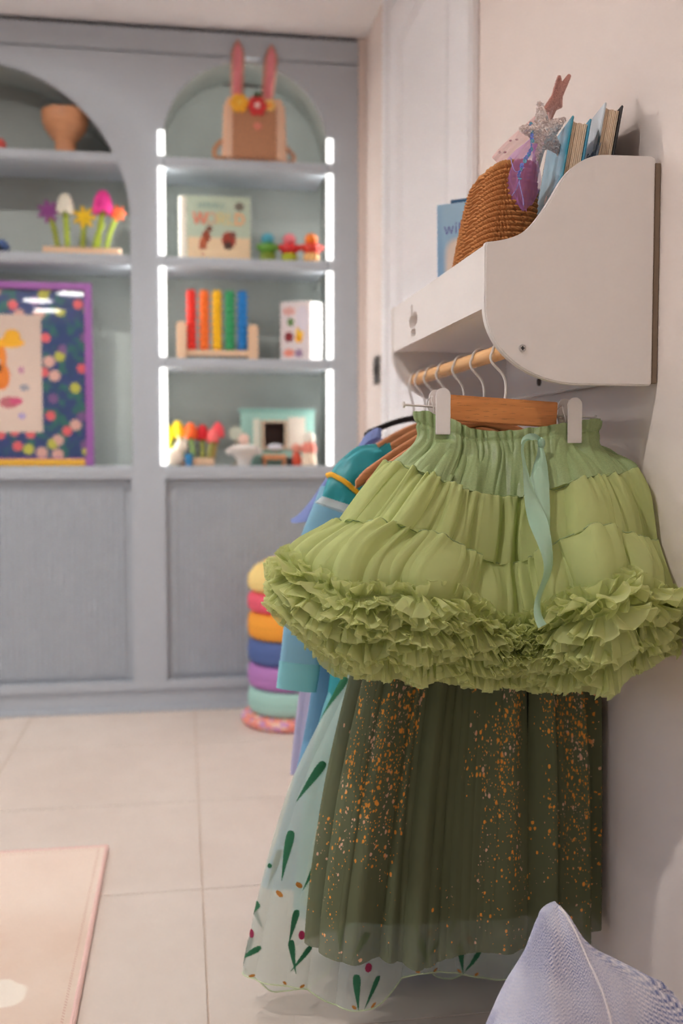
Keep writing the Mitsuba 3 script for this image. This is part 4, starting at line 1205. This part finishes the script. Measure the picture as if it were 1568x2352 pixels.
# dark green glitter tulle dress
hanger(1.578, 'curved wooden hanger of the dark green glitter dress, seen just behind the clip hanger bar', z0=1.031, half=.197)
gd = thing('glitter_dress', 'dark olive green tulle dress with copper glitter flecks below the green petticoat', 'dress')


def flecks(p, n, uv, dens, scale, thr):
    a = uv.x * 1.6 * scale
    b = uv.y * .83 * scale
    f1, f2, w = voronoi(a + 3, b + 8)
    patch = fbm(uv.x * 26 + 3, uv.y * 4.5 + 1, 0, 3)
    lim = smoothstep(.34, .66, patch) * dens
    return dr.select(w < lim, 1 - smoothstep(thr * (.35 + .65 * cell_rand(w * 999)), thr * (.45 + .65 * cell_rand(w * 999)), f1), 0.)


def glitter_col(p, n, uv):
    base = mix(lin(122, 127, 98), lin(108, 116, 88), fbm(p.x * 30, p.y * 30, p.z * 6))
    top = smoothstep(1.0, .45, uv.y)
    f = dr.maximum(flecks(p, n, uv, .66 * top + .10, 115, .38), flecks(p, n, uv, .62 * top + .06, 230, .34))
    hue = noise(uv.x * 90, uv.y * 40)
    return mix(base, mix(lin(255, 178, 84), lin(250, 206, 176), smoothstep(.55, .75, hue)), f)


def glit_uv(nu, nv):
    a, b = np.meshgrid(np.arange(nu) / nu, np.linspace(0, 1, nv), indexing='ij')
    return np.stack([a.ravel(), b.ravel()], 1)


glit = cloth('glitter_tulle', proc(glitter_col), .35, .76, .5, .3)
GL = [(1.000, .385, .585, .025, .025), (.86, .345, .62, .035, .03), (.66, .276, .664, .062, .04), (.40, .214, .686, .088, .05), (.178, .184, .689, .108, .052)]
Pg = dress_skin(GL, 1.575, 1500, 80, 301, (17, 36, 80), (.032, .012, .0014), .65, hem=.014, hemk=14, vfac=((0, .1, .4, 1), (.3, .5, .8, 1.1)))
put('skirt', gmesh(Pg, True), glit, gd, smooth=True, uv=glit_uv(1500, 80))
cloth('olive_lining', (28, 32, 25), .2, None, .8, .1)
GLb = [(1.000, .39, .58, .02, .02), (.66, .31, .65, .045, .03), (.40, .255, .676, .062, .04), (.225, .225, .682, .074, .044)]
put('lining', gmesh(dress_skin(GLb, 1.577, 700, 50, 330, (20, 40), (.010, .004), .8, hem=.008, clip=.682), True), 'm_olive_lining', gd, smooth=True)

# mint dress with embroidered leaves
hanger(1.688, 'curved wooden hanger of the mint leaf dress, its rounded left end beside the teal sleeve', z0=1.030, half=.193, x0=.482)
md = thing('leaf_dress', 'sheer mint organza dress embroidered with dark green leaves, hem almost on the floor', 'dress')
ML = [(.99, .40, .57, .022, .022), (.80, .345, .63, .03, .028), (.62, .290, .66, .038, .03), (.38, .180, .684, .052, .036), (.18, .128, .686, .066, .04), (.036, .102, .688, .082, .042)]
Pm = dress_skin(ML, 1.706, 1400, 100, 401, (14, 30, 60), (.022, .007, .001), .8, hem=.055, hemk=13)
org = cloth('organza', (226, 234, 224), .9, .53, .5, .4)
Pm[..., 2] = np.where(Pm[..., 2] < .02, .006 + .014 * np.exp((Pm[..., 2] - .02) / .014), Pm[..., 2])
put('skirt', gmesh(Pm, True), org, md, smooth=True)
c = np.vstack([Pm[:, -1], Pm[:1, -1]])[::2]
put('hem_edge', tube(c, .0011, 6), paint(206, 222, 176, .7), md, smooth=True)
cloth('mint_lining', (176, 204, 184), .5, None, .8, .2)
MLb = [(.99, .405, .565, .02, .02), (.62, .31, .65, .03, .026), (.38, .235, .676, .038, .03), (.19, .20, .68, .076, .04)]
put('lining', gmesh(dress_skin(MLb, 1.692, 700, 50, 430, (14, 30), (.009, .003), .8, hem=.008, clip=.68), True), 'm_mint_lining', md, smooth=True)
nm_ = outward(Pm)
NUm, NVm = Pm.shape[:2]


def on_skin(P, N, u, v):
    i = (u % 1.0) * P.shape[0]
    j = np.clip(v, 0, 1) * (P.shape[1] - 1)
    i0, j0 = np.floor(i).astype(int) % P.shape[0], np.minimum(np.floor(j).astype(int), P.shape[1] - 2)
    fi, fj = (i - np.floor(i))[..., None], (j - j0)[..., None]
    i1 = (i0 + 1) % P.shape[0]

    def g(A):
        return (A[i0, j0] * (1 - fi) + A[i1, j0] * fi) * (1 - fj) + (A[i0, j0 + 1] * (1 - fi) + A[i1, j0 + 1] * fi) * fj
    return g(P), g(N)


LEAF, BERRY, GOLD = paint(22, 96, 60, .6), paint(140, 22, 66, .6), paint(176, 118, 46, .5)


def applique(u0, v0, ang, length, width, mat, name, shape='leaf'):
    """A flat embroidered patch lying on the skirt; length runs at ang from straight down."""
    s = np.linspace(0, 1, 20) ** 1.7
    w = np.linspace(-1, 1, 5)
    prof = width * (np.sin(np.pi * np.clip(s, 0, 1) ** .45) ** .8 * (1 - .55 * s) + .04) if shape == 'leaf' else width * np.sqrt(np.clip(1 - (2 * s - 1) ** 2, 0, 1)) + .0003
    al = s[:, None] * length + 0 * w[None]
    ac = w[None] * prof[:, None]
    dx = al * math.sin(ang) + ac * math.cos(ang)
    dz = al * math.cos(ang) - ac * math.sin(ang)
    circ = np.linalg.norm(np.diff(Pm[:, int(np.clip(v0, 0, 1) * (NVm - 1))], axis=0), axis=1).sum()
    p, n = on_skin(Pm, nm_, u0 + dx / circ, v0 + dz / .95)
    put(name, gmesh(p + n * .0012), mat, md, smooth=True)


# levels start at angle 0 (towards the wall) and run by the back; the camera sees u from .45 to 1
for k, (u0, jig) in enumerate(((.478, .0), (.548, -.02), (.645, .02), (.735, .0), (.80, .02))):
    applique(u0 + .006, .89 + jig, .10 + .15 * (k % 2), .085, .0075, LEAF, 'embroidered_leaf')
    applique(u0 + .036, .90 + jig, -.55 + .12 * (k % 3), .078, .0058, LEAF, 'embroidered_leaf')
    applique(u0 + .020, .865 + jig, .1, .020, .0060, BERRY, 'embroidered_petal', 'oval')
    applique(u0 + .004, .985, .6, .012, .003, GOLD, 'gold_patch', 'oval')
    applique(u0 + .034, .985, -.6, .014, .003, GOLD, 'gold_patch', 'oval')
for k, (u0, v0, an, ln, wd) in enumerate(((.50, .80, -.55, .075, .0085), (.555, .80, -.06, .075, .0075), (.52, .655, .06, .085, .0085), (.535, .545, -.35, .065, .0085), (.575, .69, -.3, .07, .007), (.505, .43, -.2, .07, .007), (.56, .40, -.12, .085, .006), (.59, .52, .1, .07, .007),
                                        (.62, .80, .1, .07, .008), (.66, .82, -.4, .06, .007), (.73, .82, .2, .06, .007), (.80, .83, -.3, .06, .007), (.60, .30, -.2, .07, .007), (.545, .27, .1, .06, .007), (.47, .70, .1, .07, .007))):
    applique(u0, v0, an, ln, wd, LEAF, 'embroidered_leaf')
for u0, v0, mt in ((.555, .37, BERRY), (.52, .765, GOLD), (.545, .745, GOLD), (.50, .72, LEAF), (.60, .62, BERRY), (.57, .78, GOLD)):
    applique(u0, v0, 1.0, .016 if mt != LEAF else .008, .004, mt, 'embroidered_petal' if mt == BERRY else 'gold_patch' if mt == GOLD else 'embroidered_leaf', 'oval')
# teal dress with puffed sleeve
hanger(1.800, 'wooden hanger inside the teal dress, its arm showing at the neck opening', z0=1.032, half=.190, x0=.482)
td = thing('teal_dress', 'teal satin dress with short sleeves trimmed in yellow ribbon and white lace', 'dress')
scene['m_teal_satin'] = {'type': 'twosided', 'bsdf': {'type': 'principled', 'base_color': rgb(lin(40, 146, 156)), 'roughness': .45, 'specular': .5, 'sheen': .4}}
scene['m_teal_light'] = {'type': 'twosided', 'bsdf': {'type': 'principled', 'base_color': rgb(lin(112, 184, 192)), 'roughness': .4, 'specular': .5, 'sheen': .4}}


def shoulder_top(y, xl, xr, neck_l, neck_r, z0, drop, zbot, xbl, xbr, half, seed, depth=.03, nu=500, nv=60, cx=.482):
    """A bodice: top edge follows the hanger from shoulder to neck opening, sides run down to zbot."""
    u = np.arange(nu) / nu
    th = u * 2 * np.pi
    t = np.linspace(0, 1, nv)
    c, s = np.cos(th), np.sin(th)
    X0 = (xl + xr) / 2 + (xr - xl) / 2 * np.sign(c) * np.abs(c) ** .7
    X1 = (xbl + xbr) / 2 + (xbr - xbl) / 2 * np.sign(c) * np.abs(c) ** .9
    zt = z0 - drop * np.abs((X0 - cx) / half) ** 1.45 + .014
    inneck = np.clip(np.minimum(X0 - neck_l, neck_r - X0) / .012, 0, 1)
    zt = zt - inneck * .05
    Y0, Y1 = .016 * s, depth * np.sign(s) * np.abs(s) ** .8
    e = t[None] ** .7
    X = X0[:, None] * (1 - e) + X1[:, None] * e
    Y = y - .012 * (np.abs((X0 - cx) / half) ** 2)[:, None] * (1 - e) + Y0[:, None] * (1 - e) + Y1[:, None] * e
    Zc = zt[:, None] * (1 - t[None]) + zbot * t[None]
    P = np.stack([X, Y, Zc + 0 * X], -1)
    n = outward(P)
    return P + n * (.003 * pnoise(u[:, None], 24, t[None] * 2, seed) * t[None])[..., None]


def sleeve(path, r, seed, flat=.45, n=60, m=72, amp=.002, k=14, up=(0, 1, 0)):
    p = spline(path, n)
    rr = np.interp(np.linspace(0, 1, n), np.linspace(0, 1, len(r)), r)
    t = np.gradient(p, axis=0)
    t /= np.linalg.norm(t, axis=1, keepdims=True)
    a = np.cross(t, up)
    a /= np.linalg.norm(a, axis=1, keepdims=True)
    b = np.cross(a, t)
    g = np.arange(m) * 2 * np.pi / m
    d = rr[None] * (1 + 0 * g[:, None]) + amp * pnoise(np.arange(m)[:, None] / m, k, np.linspace(0, 3, n)[None], seed)
    return p[None] + a[None] * (np.cos(g)[:, None] * d)[..., None] + b[None] * (flat * np.sin(g)[:, None] * d)[..., None]


put('bodice', gmesh(shoulder_top(1.800, .305, .676, .372, .592, 1.032, .105, .62, .34, .63, .190, 501), True), 'm_teal_satin', td, smooth=True)
sl = sleeve([(.362, 1.795, .958), (.328, 1.785, .942), (.303, 1.775, .922), (.288, 1.77, .903), (.281, 1.768, .888)], [.038, .048, .047, .040, .036], 503, .55, amp=.006, k=22)
s1 = put('sleeve', gmesh(sl, True), 'm_teal_satin', td, smooth=True)
ring_ = sl[:, 44] + (sl[:, 44] - sl[:, 44].mean(0)) * .04
put('ribbon_trim', tube(np.vstack([ring_, ring_[:1]]), .0068, 8, .7), paint(250, 186, 40, .3), s1, smooth=True, label='golden yellow ribbon trim')
lc = sl[:, -1]
fr = np.stack([lc + (lc - lc.mean(0)) * (.02 + .035 * k * (1 + .5 * pnoise(np.arange(72) / 72, 50, 0, 5)[:, None])) + np.array([-.0018, -.0006, -.0030]) * k for k in range(5)], 1)
put('lace', gmesh(fr, True), cloth('lace', (222, 232, 236), .5, .75), s1, smooth=True, label='white lace edging')
sl2 = sleeve([(.630, 1.795, .945), (.655, 1.790, .925), (.668, 1.785, .895)], [.030, .026, .024], 504, .55)
put('sleeve', gmesh(wall_clip(sl2, .684), True), 'm_teal_satin', td, smooth=True)
TL = [(.66, .335, .635, .032, .03), (.56, .268, .655, .042, .036), (.40, .222, .668, .055, .042), (.24, .200, .676, .062, .044), (.12, .190, .678, .066, .046)]
put('skirt', gmesh(dress_skin(TL, 1.800, 900, 80, 511, (16, 34), (.012, .004), .75, hem=.01, clip=.68), True), 'm_teal_light', td, smooth=True)
# overlay panel of deeper teal at the front of the skirt
TO = [(.665, .33, .64, .034, .03), (.58, .262, .655, .046, .037), (.49, .25, .66, .052, .04)]
put('overskirt', gmesh(dress_skin(TO, 1.800, 900, 40, 515, (18, 34), (.010, .004), .75, hem=.02, clip=.68), True), 'm_teal_satin', td, smooth=True)

# light blue dress with long sleeves
hanger(1.895, 'wooden hanger of the light blue dress, its long arm sloping down behind the teal dress', z0=1.036, half=.196, x0=.484)
ld = thing('blue_dress', 'light blue long-sleeved dress with narrow shoulder straps behind the teal dress', 'dress')
pale = cloth('pale_blue', (132, 182, 214), .5, None, .6, .3)
LB = [(.955, .362, .61, .02, .02), (.88, .315, .655, .028, .026), (.80, .290, .668, .034, .03), (.62, .262, .672, .042, .036), (.40, .226, .676, .052, .04), (.13, .148, .68, .060, .042)]
put('body', gmesh(dress_skin(LB, 1.895, 900, 90, 521, (14, 30), (.011, .004), .75, hem=.012, clip=.68), True), pale, ld, smooth=True)
for xs in (.335, .62):
    put('strap', tube(spline([(xs, 1.872, .955), (xs - .005, 1.872, 1.02 - abs(xs - .484) * .30), (xs, 1.893, 1.032 - abs(xs - .484) * .30), (xs + .003, 1.915, .965)], 20), .004, 8, .4), paint(170, 206, 224, .6), ld, smooth=True)
s_ = sleeve([(.300, 1.885, .90), (.262, 1.865, .80), (.232, 1.85, .70), (.215, 1.842, .60), (.206, 1.838, .535)], [.045, .048, .044, .040, .038], 523, .5, amp=.003, k=10)
sv = put('sleeve', gmesh(s_, True), 'm_pale_sleeve' if 'm_pale_sleeve' in scene else cloth('pale_sleeve', (152, 200, 222), .6, None, .6, .3), ld, smooth=True)
put('cuff', gmesh((s_[:, -9:] - s_[:, -9:].mean(0, keepdims=True)) * 1.04 + s_[:, -9:].mean(0, keepdims=True), True), paint(126, 190, 200, .6), sv, smooth=True)
put('cuff_lining', gmesh((s_[:, -9:] - s_[:, -9:].mean(0, keepdims=True)) * .95 + s_[:, -9:].mean(0, keepdims=True) + [0, 0, .0], True), paint(40, 84, 136, .7), sv, smooth=True)
dk = cloth('dusk_blue', (104, 118, 176), .4, None, .7, .2)
LU = [(.40, .27, .66, .03, .03), (.20, .265, .668, .045, .035), (.022, .262, .672, .055, .038)]
put('underskirt', gmesh(dress_skin(LU, 1.885, 600, 40, 527, (12, 24), (.010, .003), .8, hem=.012, clip=.676), True), dk, ld, smooth=True, label='dusky blue underskirt showing below the mint hem')

# periwinkle dress with flutter sleeve
hanger(1.972, 'darker wooden hanger, the farthest wooden one on the rail', mat='m_hanger_dark', z0=1.032, half=.180, x0=.482)
pd = thing('lavender_dress', 'lavender dress with a periwinkle collar and fluttering cap sleeves, farthest along the rail', 'dress')
lav = cloth('lavender', (206, 200, 226), .5, None, .7, .2)
per = cloth('periwinkle', (136, 152, 204), .5, None, .7, .2)
put('bodice', gmesh(shoulder_top(1.972, .276, .672, .395, .57, 1.032, .105, .70, .30, .66, .180, 531, .03), True), lav, pd, smooth=True)
PL = [(.74, .30, .66, .03, .028), (.60, .245, .664, .034, .03), (.335, .206, .67, .040, .034)]
put('skirt', gmesh(dress_skin(PL, 1.972, 700, 60, 533, (14, 30), (.009, .003), .8, hem=.012, clip=.676), True), lav, pd, smooth=True)
put('underskirt', gmesh(dress_skin([(.70, .305, .655, .024, .024), (.45, .262, .66, .03, .028), (.40, .256, .662, .03, .028)], 1.972, 500, 30, 536, (14,), (.004,), .8, clip=.672), True), per, pd, smooth=True)
fl = sheet([[(.340, 1.985, .968), (.342, 1.960, .976), (.336, 1.94, .960)], [(.296, 1.985, .935), (.295, 1.952, .945), (.292, 1.93, .925)], [(.252, 1.985, .880), (.250, 1.945, .885), (.262, 1.925, .868)], [(.214, 1.985, .846), (.222, 1.94, .842), (.285, 1.925, .852)]], 40, .004, 8)
put('flutter_sleeve', fl, per, pd, smooth=True)
fl2 = sheet([[(.620, 1.985, .965), (.624, 1.95, .97)], [(.65, 1.985, .93), (.65, 1.945, .93)], [(.672, 1.985, .88), (.668, 1.94, .87)]], 24, .003, 9) if False else None
co_ = sheet([[(.400, 2.003, .975), (.370, 2.003, .985), (.345, 2.003, .965)], [(.398, 1.988, 1.025), (.372, 1.985, 1.022), (.345, 1.985, .985)], [(.390, 1.955, 1.008), (.362, 1.950, 1.000), (.332, 1.955, .958)]], 24, .002, 11)
put('collar', co_, per, pd, smooth=True)
hanger(2.022, 'black plastic hanger at the far end of the rail', mat='m_black', z0=1.050, half=.105, drop=.035, x0=.470, h=.018)

# ------------------------------------------------------------------ herringbone throw draped over a corner post
def herring(p, n, uv):
    a, b = uv.x, uv.y
    s = .0105
    col = a / (s * .9)
    fc = col - dr.floor(col)
    tri = dr.abs(fc - .5) * 2
    d = (b / (s * .42) + tri * 1.3)
    f = d - dr.floor(d)
    line = smoothstep(.30, .42, f) * (1 - smoothstep(.80, .92, f))
    th_ = .5 + .5 * noise(a * 900, b * 900)
    tone = smoothstep(.35, .7, fbm(a * 14 + 3, b * 14, 0, 2))
    w = lin(226, 222, 228)
    k = mix(lin(78, 94, 148), lin(150, 158, 188), tone)
    return mix(w, k, line * (.75 + .25 * th_))


scene['m_herringbone'] = {'type': 'twosided', 'bsdf': {'type': 'principled', 'base_color': proc(herring), 'roughness': .9, 'specular': .1, 'sheen': .4}}
thr = thing('herringbone_throw', 'white and blue herringbone woven throw draped over a pointed corner in the foreground', 'throw')
A_ = (0.4544, 1.15, 0.4172)
gens = [
    [A_, (0.4316, 1.146, 0.4003), (0.4035, 1.138, 0.3596), (0.3646, 1.122, 0.2888), (.300, 1.10, .14), (.275, 1.09, .0)],
    [A_, (0.4338, 1.128, 0.4015), (0.4044, 1.092, 0.3726), (0.37, 1.05, 0.3302), (.330, 1.00, .14), (.320, .98, .0)],
    [A_, (0.441, 1.122, 0.3974), (0.4191, 1.074, 0.3703), (0.3997, 1.02, 0.3449), (.372, .95, .14), (.365, .92, .0)],
    [A_, (0.4512, 1.124, 0.3983), (0.449, 1.086, 0.3667), (0.4422, 1.03, 0.3352), (.415, .94, .14), (.42, .90, .0)],
    [A_, (0.4613, 1.13, 0.404), (0.4696, 1.098, 0.3747), (0.4771, 1.05, 0.3317), (.462, .96, .16), (.48, .91, .0)],
    [A_, (0.4696, 1.142, 0.3988), (0.4826, 1.118, 0.3678), (0.5121, 1.074, 0.336), (.52, .99, .18), (.55, .94, .0)],
    [A_, (0.4781, 1.16, 0.3918), (0.4978, 1.14, 0.3587), (0.5573, 1.104, 0.322), (.60, 1.01, .2), (.61, .97, .0)],
    [A_, (.472, 1.180, .398), (.508, 1.165, .352), (.602, 1.13, .302), (.635, 1.09, .18), (.64, 1.06, .0)],
    [A_, (.468, 1.193, .394), (.497, 1.195, .346), (.560, 1.185, .29), (.59, 1.17, .17), (.61, 1.16, .0)],
    [A_, (.455, 1.200, .390), (.470, 1.235, .33), (.520, 1.26, .26), (.54, 1.27, .14), (.55, 1.28, .0)],
    [A_, (.445, 1.185, .392), (.436, 1.21, .335), (.405, 1.225, .26), (.375, 1.235, .14), (.36, 1.24, .0)],
]
G = np.asarray(gens, float)
n1 = 120
t1 = np.linspace(0, 5, n1)
Gd = PchipInterpolator(np.arange(6), G, axis=1)(t1)
NG = len(Gd)
cu = Akima1DInterpolator(np.arange(-3, NG + 3), np.concatenate([Gd[-3:], Gd, Gd[:3]], 0), axis=0)
uu_ = np.linspace(0, NG, 401)[:-1]
Pt = cu(uu_)
nt = outward(Pt)
Pt = Pt + nt * (.004 * pnoise(np.arange(400) / 400, 16, 0, 3)[:, None] * np.minimum(1, t1 / 1.5)[None])[..., None]
low_ = Pt[..., 2] < .001
Pt[..., 2] = np.maximum(Pt[..., 2], .001)
Pt[:, 0] = Pt[:, 1] * .35 + Pt[:, 0] * .65
Pt[..., :] = wall_clip(Pt, .68)
dd = np.linalg.norm(np.diff(Pt, axis=1), axis=2)
vl = np.concatenate([np.zeros((400, 1)), np.cumsum(dd, 1)], 1)
X_, Z_ = Pt[..., 0] - Pt[..., 1] * .0, Pt[..., 2]
# cloth coordinates: across the fall of the cloth and down along it
arc = np.linalg.norm(np.roll(Pt, -1, 0) - Pt, axis=2)
ua = np.cumsum(np.concatenate([np.zeros((1, n1)), arc[:-1]], 0), 0)
ua = ua - ua[109:110]
put('cloth', gmesh(Pt, True), 'm_herringbone', thr, smooth=True, uv=np.stack([ua.ravel(), (vl + .0 * ua).ravel()], 1))
put('edge_stitch', tube(Pt[146, 4:96], .0018, 6), paint(228, 224, 226, .9), thr, smooth=True)
